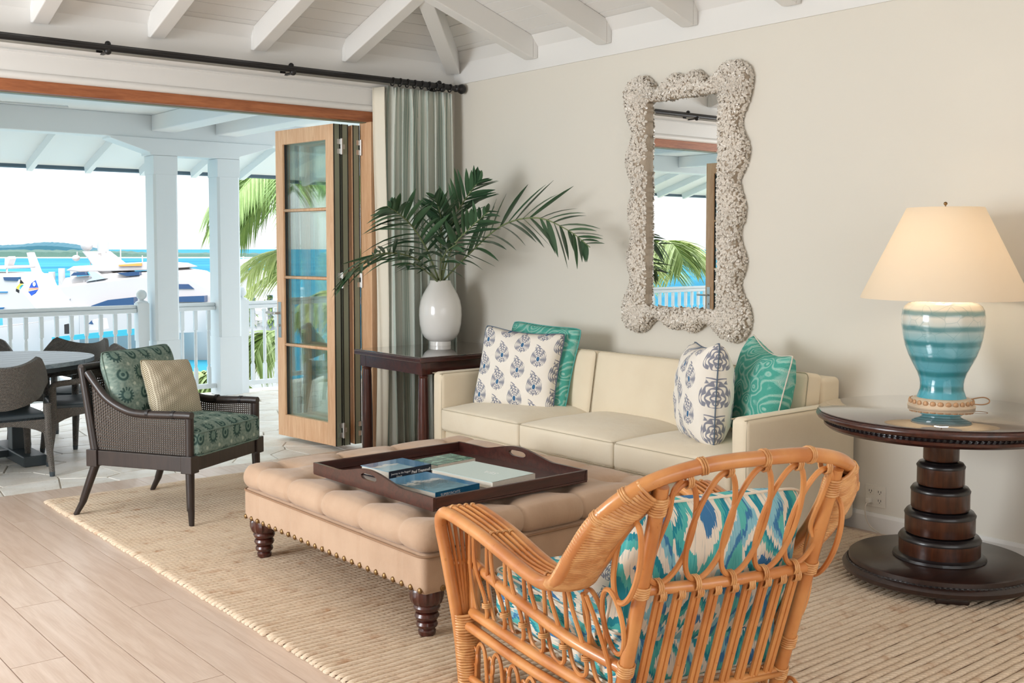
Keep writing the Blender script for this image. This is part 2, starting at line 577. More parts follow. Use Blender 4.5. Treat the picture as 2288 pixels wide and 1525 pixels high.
# turquoise scrolls
g = G('teal_scroll')
uvv = g.coord('UV')
u, v, _ = g.xyz(uvv)
warp = g.noise(uvv, 4, 2)
d1 = g.voro(g.vec(u + warp * 0.12, v + warp * 0.10, 0.0), 6.0, 'SMOOTH_F1')
rings = (d1 * 40.0 + warp * 5.0).sin()
d2 = g.voro(uvv, 30.0)
fine = (d2 * 30.0).sin()
cc = g.mix(rings.sm(-0.1, 0.6) * 0.75, rgb(84, 166, 150), rgb(148, 202, 188))
cc = g.mix(rings.sm(0.8, 0.98) * 0.5, cc, rgb(190, 210, 196))
cc = g.mix(fine.sm(0.2, 0.8) * 0.35, cc, rgb(58, 146, 132))
cc = g.mix(g.noise(uvv, 14, 3).sm(0.55, 0.7) * 0.35, cc, rgb(150, 190, 182))
g.set(cc, 0.9, spec=0.1).bump(g.noise(uvv, 300, 2) * 0.2 + g.noise(uvv, 5, 3), 0.3, 0.008)
# herringbone leaves
g = G('herringbone')
u, v, _ = g.xyz(g.coord('UV'))
x = (u * 13.0).fr() - 0.5
yy = (v * 34.0 + x.ab() * 2.6).fr()
lf = (yy - 0.42).sm(0.0, 0.1) * (0.44 - x.ab()).gt(0.0) * (x.ab() - 0.06).gt(0.0)
cc = g.mix(lf * 0.85, rgb(218, 209, 186), rgb(112, 94, 70))
g.set(cc, 0.9, spec=0.1).bump(g.noise(g.coord('UV'), 250, 2), 0.25, 0.004)
# ikat
g = G('ikat')
uvv = g.coord('UV')
u, v, _ = g.xyz(uvv)
st = g.noise(g.vec(u * 150.0, v * 5.0, 0.0), 1.0, 2) - 0.5
vv = v + st * 0.075
wb = g.noise(g.vec(u * 4.5, vv * 2.6, 3.1), 1.0, 1)
x = ((u * 5.2 + wb * 0.7).fr() - 0.5).ab()
y = ((vv * 3.4 + wb * 0.9 + (u * 5.2 + wb * 0.7).fl() * 0.5).fr() - 0.5).ab()
dia = x * 1.05 + y + g.noise(g.vec(u * 11.0, vv * 5.0, 1.0), 1.0, 2) * 0.5 - 0.25
cc = g.ramp(dia, [(0.0, rgb(70, 124, 172)), (0.14, rgb(238, 228, 210)), (0.29, rgb(84, 182, 178)), (0.40, rgb(44, 142, 160)), (0.49, rgb(238, 228, 210)), (0.62, rgb(140, 196, 210)), (0.74, rgb(70, 128, 176)), (0.82, rgb(96, 188, 182))], True)
fine = g.noise(g.vec(u * 260.0, v * 9.0, 0.0), 1.0, 2)
cc = g.mix(fine.sm(0.56, 0.64) * 0.32, cc, rgb(44, 128, 150))
cc = g.mix(fine.sm(0.36, 0.42) * -0.2 + 0.2, cc, rgb(170, 212, 210))
g.set(cc, 0.85, spec=0.15).bump(g.noise(uvv, 6, 3), 0.2, 0.008)
# striped curtain
g = G('curtain_stripe')
u, v, _ = g.xyz(g.coord('UV'))
s1 = (u * 26.0).fr()
thin = ((s1 * 6.0).fr() - 0.5).ab()
band = s1.gt(0.40)
cc = g.mix(band, rgb(176, 192, 182), rgb(214, 218, 208))
cc = g.mix(thin.lt(0.17) * 0.75, cc, rgb(224, 224, 214))
g.set(cc, 0.9, spec=0.1, Transmission_Weight=0.0).bump(g.noise(g.vec(u * 900.0, v * 900.0, 0.0), 1.0, 2), 0.2, 0.002)
plain('curtain_lining', rgb(232, 224, 206), 0.9)
# cane webbing with open holes
g = G('cane')
u, v, _ = g.xyz(g.coord('UV'))
x1 = (u * 68.0).fr() - 0.5; y1 = (v * 68.0).fr() - 0.5
x2 = (u * 68.0 + 0.5).fr() - 0.5; y2 = (v * 68.0 + 0.5).fr() - 0.5
hole = (0.235 - (x1 * x1 + y1 * y1).sqrt()).gt(0.0)
diag = ((u + v) * 68.0 * 1.0).fr()
cc = g.mix(diag.gt(0.5) * 0.4, rgb(74, 63, 54), rgb(48, 40, 36))
g.set(cc, 0.5).bump(((u * 68.0 * 2 * PI).sin() + (v * 68.0 * 2 * PI).sin()), 0.3, 0.002)
g.alpha(1.0 - hole)
# wicker
g = G('wicker')
c = g.coord(); x, y, z = g.xyz(c)
hz = (z * 420.0).sin(); ar = ((x + y) * 300.0).sin() * ((x - y) * 300.0).sin()
nz = g.noise(c, 90, 3)
cc = g.mix((hz * ar * 0.5 + 0.5) * 0.5 + nz * 0.5, rgb(74, 70, 68), rgb(120, 114, 106))
g.set(cc, 0.6).bump(hz * ar + nz, 0.7, 0.006)
# rattan poles and bindings
g = G('rattan')
c = g.coord()
nz = g.noise(g.scaled(c, (1.0, 1.0, 0.6)), 7, 4); fine = g.noise(c, 60, 3)
cc = g.mix(nz.sm(0.3, 0.72), rgb(216, 150, 88), rgb(188, 114, 58))
cc = g.mix(fine.sm(0.66, 0.76) * 0.4, cc, rgb(150, 84, 40))
g.set(cc, 0.3, Coat_Weight=0.35, Coat_Roughness=0.15).bump(fine, 0.1, 0.003)
g = G('rattan_bind')
c = g.coord()
nz = g.noise(c, 25, 3)
cc = g.mix(nz.sm(0.35, 0.68), rgb(224, 170, 112), rgb(198, 136, 80))
g.set(cc, 0.4, Coat_Weight=0.2).bump(nz, 0.2, 0.003)
# shell, ceramics, glass
plain('shell', rgb(230, 221, 209), 0.32, var=0.12, bump=(60, 0.2), Coat_Weight=0.25)
plain('shell_bed', rgb(176, 160, 141), 0.8, bump=(90, 0.6))
plain('white_glaze', rgb(236, 232, 226), 0.18, bump=(14, 0.05, 0.004), Coat_Weight=0.5, Coat_Roughness=0.05)
plain('mirror_silver', (0.92, 0.93, 0.92, 1), 0.0, 1.0)
g = G('turquoise_glaze')
c = g.coord(); x, y, z = g.xyz(c)
zw = z + g.noise(c, 8, 2) * 0.012 - 0.006
band = ((zw - 0.055) / 0.0715).fr()
dark = (0.30 - (band - 0.5).ab()).sm(0.0, 0.24)
grad = (z / 0.47).mx(0.0).mn(1.0)
base = g.ramp(grad, [(0.0, rgb(78, 168, 186)), (0.25, rgb(84, 168, 184)), (0.66, rgb(124, 184, 194)), (0.88, rgb(216, 218, 210)), (1.0, rgb(236, 230, 218))])
cc = g.mix(dark * (0.92 - grad * 0.2), base, rgb(34, 124, 132))
ck = g.voro(c, 16.0, 'DISTANCE_TO_EDGE')
cc = g.mix(ck.lt(0.02) * 0.25, cc, rgb(70, 140, 146))
g.set(cc, 0.12, Coat_Weight=0.6, Coat_Roughness=0.04).bump(dark * 0.6, 0.25, 0.006)
plain('gilt_cream', rgb(224, 200, 172), 0.4, var=0.25, bump=(30, 0.2))
plain('gilt_dark', rgb(198, 152, 112), 0.42, 0.15)
# lamp shade: cloth lit from within
g = G('lamp_shade')
g.set(rgb(246, 234, 214), 0.9, spec=0.05)
tr = g.n('BsdfTranslucent'); tr.inputs[0].default_value = rgb(254, 241, 222)
mx_ = g.n('MixShader'); mx_.inputs[0].default_value = 0.36
g.t.links.new(g.b.outputs[0], mx_.inputs[1]); g.t.links.new(tr.outputs[0], mx_.inputs[2]); g.t.links.new(mx_.outputs[0], g.o.inputs[0])
# panes: thin tinted glass
def glass(name, tint, refl=0.09):
    g = G(name)
    tp = g.n('BsdfTransparent'); tp.inputs[0].default_value = tint
    gl = g.n('BsdfGlossy'); gl.inputs['Roughness'].default_value = 0.01; gl.inputs[0].default_value = (0.95, 1, 0.98, 1)
    lw = g.n('LayerWeight'); lw.inputs[0].default_value = 0.35
    f = X(g, lw.outputs['Fresnel']) * 0.5 + refl
    mxs = g.n('MixShader'); g.put(mxs.inputs[0], f.mn(0.9))
    g.t.links.new(tp.outputs[0], mxs.inputs[1]); g.t.links.new(gl.outputs[0], mxs.inputs[2]); g.t.links.new(mxs.outputs[0], g.o.inputs[0])
glass('door_glass', (0.95, 0.99, 0.972, 1), 0.02)
plain('glass_top', rgb(74, 58, 50), 0.03, Coat_Weight=1.0, Coat_Roughness=0.02, spec=1.0, Coat_IOR=2.2)
# leaves
def leaf(name, c1, c2, rough=0.4):
    g = G(name)
    r = g.rand(); nz = g.noise(g.coord(), 18, 2)
    g.set(g.mix(r * 0.6 + nz * 0.4, c1, c2), rough)
leaf('frond', rgb(42, 72, 52), rgb(84, 116, 82), 0.3)
leaf('frond_light', rgb(140, 168, 96), rgb(204, 212, 146), 0.45)
leaf('frond_mid', rgb(96, 132, 66), rgb(150, 174, 100), 0.45)
leaf('foliage', rgb(80, 110, 50), rgb(130, 150, 80), 0.6)
plain('stalk', rgb(128, 140, 96), 0.5)
plain('trunk', rgb(140, 124, 104), 0.9, bump=(20, 0.6, 0.02))
# sea, shore, boats
g = G('sea')
c = g.coord(); x, y, z = g.xyz(c)
nz = g.noise(g.scaled(c, (0.02, 0.05, 1)), 1.0, 4)
rip = g.noise(g.scaled(c, (0.4, 0.9, 1)), 1.0, 3)
cc = g.mix(nz.sm(0.3, 0.7), rgb(24, 96, 122), rgb(52, 124, 146))
g.set(cc, 0.8, spec=0.03).bump(rip, 0.35, 0.3)
plain('island_green', rgb(62, 94, 84), 0.9, var=0.35)
plain('island_hill', rgb(34, 82, 96), 0.9)
plain('sand', rgb(232, 222, 200), 0.9)
plain('gelcoat', rgb(182, 177, 175), 0.3)
plain('tinted_window', rgb(44, 70, 104), 0.12)
plain('boat_grey', rgb(170, 176, 184), 0.5)
plain('boat_blue', rgb(36, 120, 176), 0.4)
plain('boat_turquoise', rgb(44, 140, 160), 0.4)
plain('boat_orange', rgb(238, 150, 76), 0.5)
plain('dock_wood', rgb(196, 194, 188), 0.8)
plain('flag_black', rgb(30, 28, 28), 0.8); plain('flag_gold', rgb(226, 190, 76), 0.8); plain('flag_aqua', rgb(60, 170, 190), 0.8)
plain('flag_blue', rgb(40, 80, 170), 0.8); plain('flag_white', rgb(240, 238, 232), 0.8); plain('flag_coral', rgb(236, 140, 110), 0.8)
# books
plain('page', rgb(226, 218, 204), 0.8, bump=(300, 0.3))
plain('book_navy', rgb(20, 34, 52), 0.4)
plain('book_pale', rgb(206, 222, 218), 0.45)
plain('book_teal_edge', rgb(12, 92, 130), 0.35)
plain('letter_white', rgb(236, 238, 240), 0.5)
plain('letter_pale', rgb(240, 244, 242), 0.5)
def cover(name, sky, mid, dark, horizon=0.5, split=None):
    g = G(name)
    u, v, _ = g.xyz(g.coord('UV'))
    nz = g.noise(g.vec(u * 3.0, v * 7.0, 0.0), 1.6, 5, 0.6)
    t = v + (nz - 0.5) * 0.5
    cc = g.ramp(t, [(0.0, dark), (horizon - 0.12, mid), (horizon, rgb(206, 206, 200)), (horizon + 0.06, sky), (1.0, sky)])
    if split: cc = g.mix(u.gt(split), cc, sky)
    g.set(cc, 0.18, Coat_Weight=0.4)
cover('cover_coast', rgb(18, 108, 160), rgb(120, 166, 190), rgb(150, 186, 204), 0.6, 0.60)
cover('cover_yacht', rgb(20, 120, 170), rgb(60, 96, 116), rgb(120, 170, 190), 0.6, 0.80)
g = G('cover_forest')
u, v, _ = g.xyz(g.coord('UV'))
nz = g.noise(g.vec(u * 4.0, v * 4.0, 2.0), 1.5, 5, 0.6)
cc = g.ramp(nz, [(0.25, rgb(28, 62, 52)), (0.5, rgb(72, 128, 108)), (0.62, rgb(150, 190, 168)), (0.75, rgb(170, 140, 90))])
g.set(cc, 0.25, Coat_Weight=0.3)
# ------------------------------------------------------------------ the room shell
XW, YW, XL, YF = 5.253, 7.13, -2.6, -1.9        # right wall, back wall, left wall, wall behind the camera
OX0, OX1, OZ = 0.86, 4.45, 2.51                 # opening in the back wall
TOPZ = 3.06
# floor: planks along Y
fl = struct(MB().box(XL - .15, XW + .15, YF - .15, YW + .06, -0.12, -0.022).build('floor', 'floor_base'))
pw = 0.196
plank_mesh = {}
def plank(x0, x1, y0, y1):
    key = (round(x1 - x0, 3), round(y1 - y0, 3))
    if key not in plank_mesh:
        w, l = key
        b = 0.0012
        m = MB()
        m.hexa([(0, 0, -.022), (w, 0, -.022), (w, l, -.022), (0, l, -.022)], [(b, b, 0), (w - b, b, 0), (w - b, l - b, 0), (b, l - b, 0)])
        o = m.build('plank', 'oak_plank', fl); plank_mesh[key] = o.data
        o.location = (x0, y0, 0)
        return o
    return inst(plank_mesh[key], 'plank', fl, (x0, y0, 0))
x = 1.253 - pw * 19
rowi = 0
while x < XW - 0.02:
    x1 = min(x + pw - 0.0015, XW)
    y = YF - [0.0, 0.9, 0.35, 1.3, 0.6][rowi % 5]
    while y < 7.18:
        y1 = min(y + 1.85, 7.19)
        if 7.19 - y1 < 0.3: y1 = 7.19
        if y1 > YF and x1 > XL:
            plank(max(x, XL), x1, max(y, YF), y1 - 0.0015)
        y = y1
    x += pw; rowi += 1
# right wall
struct(MB().box(XW, XW + .15, YF - .15, YW + .15, -0.1, TOPZ).build('wall_right', 'wall_paint'))
m = MB()
m.box(XW - .018, XW, YF, YW, 0, .085)
m.hexa([(XW - .018, YF, .085), (XW, YF, .085), (XW, YW, .085), (XW - .018, YW, .085)], [(XW - .008, YF, .103), (XW, YF, .103), (XW, YW, .103), (XW - .008, YW, .103)])
struct(m.build('baseboard_right', 'white_paint'))
# back wall with the wide opening
m = MB()
m.box(OX1 + .07, XW, YW, YW + .15, -0.1, TOPZ)
m.box(XL, OX0 - .07, YW, YW + .15, -0.1, TOPZ)
m.box(OX0 - .07, OX1 + .07, YW, YW + .15, 2.60, TOPZ)
struct(m.build('wall_back', 'wall_paint'))
struct(MB().box(OX1 + .07, XW - .018, YW - .018, YW, 0, .1).build('baseboard_back', 'white_paint', bevel=.006))
# unseen walls with window openings
def holed(name, along_x, c, lo, hi, wlo, whi, z0=.35, z1=2.75):
    m = MB()
    for (a, b, c0, c1) in ((lo, wlo, -0.1, TOPZ), (whi, hi, -0.1, TOPZ), (wlo, whi, -0.1, z0), (wlo, whi, z1, TOPZ)):
        if along_x: m.box(a, b, c - .15, c, c0, c1)
        else: m.box(c - .15, c, a, b, c0, c1)
    return struct(m.build(name, 'wall_paint'))
holed('wall_left', False, XL, YF, YW + .15, 3.0, 6.6)
holed('wall_front', True, YF, XL, XW + .15, -1.2, 4.0)
for nm, ax in (('window_1', False), ('window_2', True)):
    m = MB()
    if not ax:
        for k in range(4): m.box(XL - .1, XL - .05, 3.0 + k * 1.2 - .03, 3.0 + k * 1.2 + .03, .35, 2.75)
        m.box(XL - .1, XL - .05, 3.0, 6.6, .35, .43); m.box(XL - .1, XL - .05, 3.0, 6.6, 2.67, 2.75)
    else:
        for k in range(5): m.box(-1.2 + k * 1.3 - .03, -1.2 + k * 1.3 + .03, YF - .1, YF - .05, .35, 2.75)
        m.box(-1.2, 4.0, YF - .1, YF - .05, .35, .43); m.box(-1.2, 4.0, YF - .1, YF - .05, 2.67, 2.75)
    struct(m.build(nm, 'white_paint'))
# frieze boards (white band above the painted wall)
FZ = 2.856
struct(MB().box(XW - .012, XW, YF, YW, FZ, TOPZ + .02).build('trim_1', 'white_paint'))
struct(MB().box(XL, XW - .012, YW - .012, YW, FZ, TOPZ + .02).build('trim_2', 'white_paint'))
# cove under the roof boards
SL = 0.335
def zb(d): return 3.075 + SL * d       # underside of boards at distance d from a wall
m = MB(); m.hexa([(XW - .012, YF, 3.02), (XW, YF, 3.02), (XW, YW, 3.02), (XW - .012, YW, 3.02)], [(XW - .075, YF, 3.098), (XW, YF, 3.098), (XW, YW - .07, 3.098), (XW - .075, YW - .07, 3.098)])
struct(m.build('trim_3', 'white_paint'))
m = MB(); m.hexa([(XL, YW - .012, 3.02), (XW - .012, YW - .012, 3.02), (XW - .012, YW, 3.02), (XL, YW, 3.02)], [(XL, YW - .075, 3.098), (XW - .07, YW - .075, 3.098), (XW - .07, YW, 3.098), (XL, YW, 3.098)])
struct(m.build('trim_4', 'white_paint'))
# casing over the opening: fascia with mouldings, then the cedar frame
m = MB()
m.box(OX0 - .12, OX1 + .12, YW - .03, YW, 2.63, 2.765)
m.box(OX0 - .12, OX1 + .12, YW - .04, YW, 2.745, 2.757)
m.hexa([(OX0 - .12, YW - .03, 2.765), (OX1 + .12, YW - .03, 2.765), (OX1 + .12, YW, 2.765), (OX0 - .12, YW, 2.765)], [(OX0 - .13, YW - .062, 2.79), (OX1 + .13, YW - .062, 2.79), (OX1 + .13, YW, 2.79), (OX0 - .13, YW, 2.79)])
m.tube([(OX0 - .1, YW - .022, 2.607), (OX1 + .1, YW - .022, 2.607)], .026, 12)
m.box(OX0 - .1, OX1 + .1, YW - .016, YW, 2.583, 2.63)
struct(m.build('trim_5', 'white_paint', smooth=40))
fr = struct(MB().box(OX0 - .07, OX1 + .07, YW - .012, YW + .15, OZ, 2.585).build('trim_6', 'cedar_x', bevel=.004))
MB().box(OX1, OX1 + .07, YW - .012, YW + .15, 0, OZ).build('jamb', 'cedar_lit_z', fr, bevel=.004)
MB().box(OX0 - .07, OX0, YW - .012, YW + .15, 0, OZ).build('jamb', 'cedar_lit_z', fr, bevel=.004)
MB().box(OX0, OX1, YW + .05, YW + .11, OZ - .006, OZ + .002).build('track', 'sage_metal', fr)

# ceiling: hipped, boards and rafters
cx, cy = (XL + XW) / 2, (YF + YW) / 2
hw = (XW - XL) / 2
zr_ = zb(hw) + .03
a, b, c_, d = (XL - .1, YF - .1, 3.07), (XW + .1, YF - .1, 3.07), (XW + .1, YW + .1, 3.07), (XL - .1, YW + .1, 3.07)
r0, r1 = (cx, YF + hw, zr_), (cx, YW - hw, zr_)
up = lambda p: (p[0], p[1], p[2] + .12)
m = MB()
m.add([a, b, c_, d, r0, r1] + [up(p) for p in (a, b, c_, d, r0, r1)], [(0, 4, 1), (1, 4, 5, 2), (2, 5, 3), (3, 5, 4, 0), (6, 7, 10), (7, 8, 11, 10), (8, 9, 11), (9, 6, 10, 11), (0, 1, 7, 6), (1, 2, 8, 7), (2, 3, 9, 8), (3, 0, 6, 9)])
ceil = struct(m.build('ceiling', 'white_paint'))
bw = 0.13
k = 0
while (k + 1) * bw < hw - .1:
    d0, d1 = k * bw + .003, (k + 1) * bw - .003
    # right slope, boards along Y, mitred at the hip
    m = MB(); t = .016
    x0, x1 = XW - d0, XW - d1
    m.hexa([(x0, 0.0, zb(d0)), (x0, YW - d0, zb(d0)), (x1, YW - d1, zb(d1)), (x1, 0.0, zb(d1))], [(x0, 0.0, zb(d0) + t), (x0, YW - d0, zb(d0) + t), (x1, YW - d1, zb(d1) + t), (x1, 0.0, zb(d1) + t)])
    m.build('ceiling_board', 'white_paint', ceil)
    m = MB(); y0, y1 = YW - d0, YW - d1
    m.hexa([(XL + d0, y0, zb(d0)), (XL + d1, y1, zb(d1)), (XW - d1, y1, zb(d1)), (XW - d0, y0, zb(d0))], [(XL + d0, y0, zb(d0) + t), (XL + d1, y1, zb(d1) + t), (XW - d1, y1, zb(d1) + t), (XW - d0, y0, zb(d0) + t)])
    m.build('ceiling_board', 'white_paint', ceil)
    k += 1
RD = .165
def rafter(p0, p1, w=.10):
    """p0, p1: points on the board underside at the two ends; the lower end is cut square against the frieze"""
    p0, p1 = Vector(p0), Vector(p1)
    d = Vector((p1.x - p0.x, p1.y - p0.y, 0)).normalized(); s = Vector((-d.y, d.x, 0)) * w / 2
    dz = Vector((0, 0, RD))
    tail = p0 + d * .045
    tail.z = p0.z + SL * .045
    m = MB()
    m.hexa([tail - s - dz, tail + s - dz, p1 + s - dz, p1 - s - dz], [tail - s, tail + s, p1 + s, p1 - s])
    m.hexa([p0 - s - dz * .86, p0 + s - dz * .86, tail + s - dz, tail - s - dz], [p0 - s, p0 + s, tail + s, tail - s])
    m.build('rafter', 'white_paint', ceil, bevel=.006)
for k in range(9):
    L = 1.0 + k * .765
    yy = YW - L
    e1 = min(L, hw - .05)
    if yy > 0: rafter((XW - .012, yy, zb(.012)), (XW - e1, yy, zb(e1)))
for k in range(8):
    L = 1.0 + k * .735
    xx = XW - L
    e1 = min(L, hw - .05, xx - XL) 
    if e1 > .3: rafter((xx, YW - .012, zb(.012)), (xx, YW - e1, zb(e1)))
rafter((XW - .03, YW - .03, zb(.03)), (XW - hw + .1, YW - hw + .1, zb(hw - .1)), .11)

# folding door leaves
DL, DT, DH = .785, .062, 2.47
def leaf_door(name, label, p, ang, flip, hinges, handle):
    """leaf along local +x from hinge edge; local y thickness; wood on -y face unless flip"""
    o = bpy.data.objects.new(name, None); COL.objects.link(o); o.location = p; o.rotation_euler = (0, 0, ang)
    o.empty_display_size = .1
    struct(o, label)
    sg = -1 if not flip else 1
    yi, ym, yo = sg * DT / 2, sg * -.002, -sg * DT / 2
    ya, yb = sorted((yi, ym)); yc, yd = sorted((ym, yo))
    st, rt, rb = .10, .115, .175
    for (y0, y1, mt, nm) in ((ya, yb, 'cedar_lit_z', ''), (yc, yd, 'sage_metal', 'cladding_')):
        MB().box(.003, st, y0, y1, 0, DH).build(nm + 'stile', mt, o, bevel=.003)
        MB().box(DL - st, DL, y0, y1, 0, DH).build(nm + 'stile', mt, o, bevel=.003)
        mr = 'cedar_x' if mt == 'cedar_lit_z' else mt
        MB().box(st, DL - st, y0, y1, DH - rt, DH).build(nm + 'rail', 'cedar_lit_z' if mt == 'cedar_lit_z' else mt, o, bevel=.003)
        MB().box(st, DL - st, y0, y1, 0, rb).build(nm + 'rail', 'cedar_lit_z' if mt == 'cedar_lit_z' else mt, o, bevel=.003)
    zs = [rb + (DH - rt - rb) * f for f in (0, .262, .512, .758, 1)]
    for k in range(4):
        MB().box(st, DL - st, -.006, .006, zs[k], zs[k + 1]).build('pane', 'door_glass', o)
    for k in range(1, 4):
        MB().tube([(st, yi * .55, zs[k]), (DL - st, yi * .55, zs[k])], .0125, 8).build('muntin', 'cedar_lit_z', o, smooth=True)
    g_ = MB()
    for xx in (st, DL - st - .008): g_.box(xx, xx + .008, -.012, .012, rb, DH - rt)
    g_.build('gasket', 'dark_gap', o)
    MB().box(-.004, .003, -DT / 2 + .004, DT / 2 - .004, 0, DH).build('edge_plate', 'sage_metal', o)
    e_ = MB(); e_.box(-.0055, -.003, -DT / 2, -DT / 2 + .008, 0, DH); e_.box(-.0055, -.003, DT / 2 - .008, DT / 2, 0, DH)
    e_.build('edge_seal', 'dark_gap', o)
    if hinges:
        for z in (.12, 1.28, 2.30):
            h = MB(); yy = -sg * (DT / 2 + .004)
            h.tube([(-.018, yy, z - .06), (-.018, yy, z + .06)], .011, 10)
            h.box(-.012, -.004, yy - .018 if sg > 0 else yy - .036, yy + .036 if sg > 0 else yy + .018, z + .018, z + .056); h.box(-.012, -.004, yy - .018 if sg > 0 else yy - .036, yy + .036 if sg > 0 else yy + .018, z - .056, z - .018)
            h.box(-.012, -.004, yy - .036, yy + .004, z - .018, z + .018)
            h.build('hinge', 'steel', o, smooth=40)
    if handle:
        hx = DL - .045
        pl = MB().box(hx - .022, hx + .022, min(yi, yi + sg * .008), max(yi, yi + sg * .008), .80, 1.09).build('handle_plate', 'steel', o, bevel=.002)
        y2 = yi + sg * .055
        MB().tube(crv([(hx, yi, 1.0), (hx, yi + sg * .04, 1.0), (hx + .02, y2, 1.0), (hx + .05, y2, 1.0), (hx + .12, y2, 1.0)], 4), .0095, 10).build('lever', 'steel', pl, smooth=40)
        MB().tube([(hx, yi + sg * .004, .9), (hx, yi + sg * .02, .9)], .011, 10).build('key_cylinder', 'steel', pl, smooth=40)
    return o
LA = math.radians(96)
leaf_door('door_1', 'outermost cedar and glass leaf of the folded door, with lever handle', (4.235, 7.262, .02), LA, True, True, True)
leaf_door('door_2', 'middle leaf of the folded cedar door stack', (4.305, 7.262, .02), math.radians(94), False, False, False)
leaf_door('door_3', 'leaf of the folded cedar door nearest the right jamb', (4.405, 7.262, .02), math.radians(91), True, True, False)
leaf_door('door_4', 'cedar and glass door leaf swung open at the far end of the opening, seen in the mirror', (0.93, 7.262, .02), math.radians(86), False, True, True)

# curtain rods
rod = thing('curtain_rod', 'black double curtain rod with ball end above the opening', 'curtain rod', (0, 0, 0))
ZR = 2.82
MB().tube([(.55, 6.975, ZR - .012), (5.165, 6.975, ZR - .012)], .019, 12).build('front_pole', 'black_metal', rod, smooth=40)
MB().tube([(.55, 7.055, ZR + .012), (5.165, 7.055, ZR + .012)], .017, 12).build('rear_pole', 'black_metal', rod, smooth=40)
for xx in (1.1, 2.42, 3.72, 5.02):
    m = MB(); m.beam((xx, 6.96, ZR - .035), (xx, YW, ZR - .035), .022, .012); m.box(xx - .02, xx + .02, YW - .008, YW, ZR - .07, ZR + .05)
    m.sphere((xx, 6.972, ZR - .03), .024, 10, 6); m.sphere((xx + .03, 7.055, ZR + .03), .02, 10, 6)
    m.build('bracket', 'black_metal', rod, smooth=40)
f = MB(); f.lathe([(.019, 0), (.028, .008), (.028, .02), (.016, .028), (.016, .034), (.034, .05), (.04, .068), (.034, .088), (.014, .1), (0.001, .102)], n=20)
f.xform(Matrix.Translation((5.142, 6.975, ZR - .012)) @ Matrix.Rotation(PI / 2, 4, 'Y'))
f.build('finial', 'black_metal', rod, smooth=40)
# curtain
cu = thing('striped_curtain', 'grey-green and cream striped pleated curtain gathered at the corner', 'curtain', (0, 0, 0))
def curt(u, v):
    # u across 0..1, v from bottom 0 to top 1
    x0 = 4.475 + .06 * v ** 3 + .03 * (1 - v); x1 = 5.15 - .0 * (1 - v) + .01 * math.sin(v * 5)
    nf = 8.0
    x = x0 + (x1 - x0) * u
    ph = u * nf * 2 * PI + .5 * math.sin(v * 3 + u * 9)
    amp = .028 + .030 * (1 - v) ** .7 + .012 * math.sin(u * 23)
    pinch = max(0.0, (v - .93) / .07)
    amp = amp * (1 - .45 * pinch)
    y = 7.035 - .02 + amp * math.sin(ph) + .012 * math.sin(ph * 2.3 + v * 4)
    y = min(y, 7.10)
    x += .012 * math.sin(ph * 2 + .6) * (1 - .5 * pinch)
    z = .008 + (2.772 - .008) * v + .006 * math.sin(ph) * (v > .97)
    return (x, y - .012 * (1 - v), z)
m = MB(); m.grid(curt, 192, 40, (1, 1), thick=.003); m.build('drape', 'curtain_stripe', cu, smooth=True)
def lining(u, v):
    x = 4.455 + .012 * math.sin(v * 5) + .05 * u; y = 7.08 - .09 * u - .015 * math.sin(u * 6 + v * 3)
    return (x, y, .012 + 2.75 * v)
m = MB(); m.grid(lining, 8, 24, (1, 1), thick=.002); m.build('lining_edge', 'curtain_lining', cu, smooth=True)
for k in range(9):
    xx = 4.56 + k * .067
    ring = [(xx + .004 * math.sin(a), 6.975 + .027 * math.cos(a), ZR - .016 + .03 * math.sin(a)) for a in [2 * PI * i / 14 for i in range(14)]]
    MB().tube(ring, .0055, 6, closed=True).build('curtain_ring', 'black_metal', cu, smooth=True)
# wall outlet
o_ = thing('wall_outlet', 'cream double wall outlet low on the right wall', 'outlet', (XW, 3.262, .196))
MB().box(-.006, 0, -.062, .062, -.06, .06).build('cover_plate', 'outlet_plastic', o_, bevel=.003)
for k, zz in enumerate((.024, -.024)):
    for yy in (-.028, .028):
        r_ = MB().box(-.009, -.005, yy - .019, yy + .019, zz - .017, zz + .017).build('receptacle', 'outlet_plastic', o_, bevel=.002)
        s_ = MB(); s_.box(-.0095, -.0088, yy - .009, yy - .006, zz - .003, zz + .009); s_.box(-.0095, -.0088, yy + .006, yy + .009, zz - .003, zz + .009); s_.box(-.0095, -.0088, yy - .002, yy + .002, zz - .011, zz - .006)
        s_.build('slots', 'dark_gap', r_)
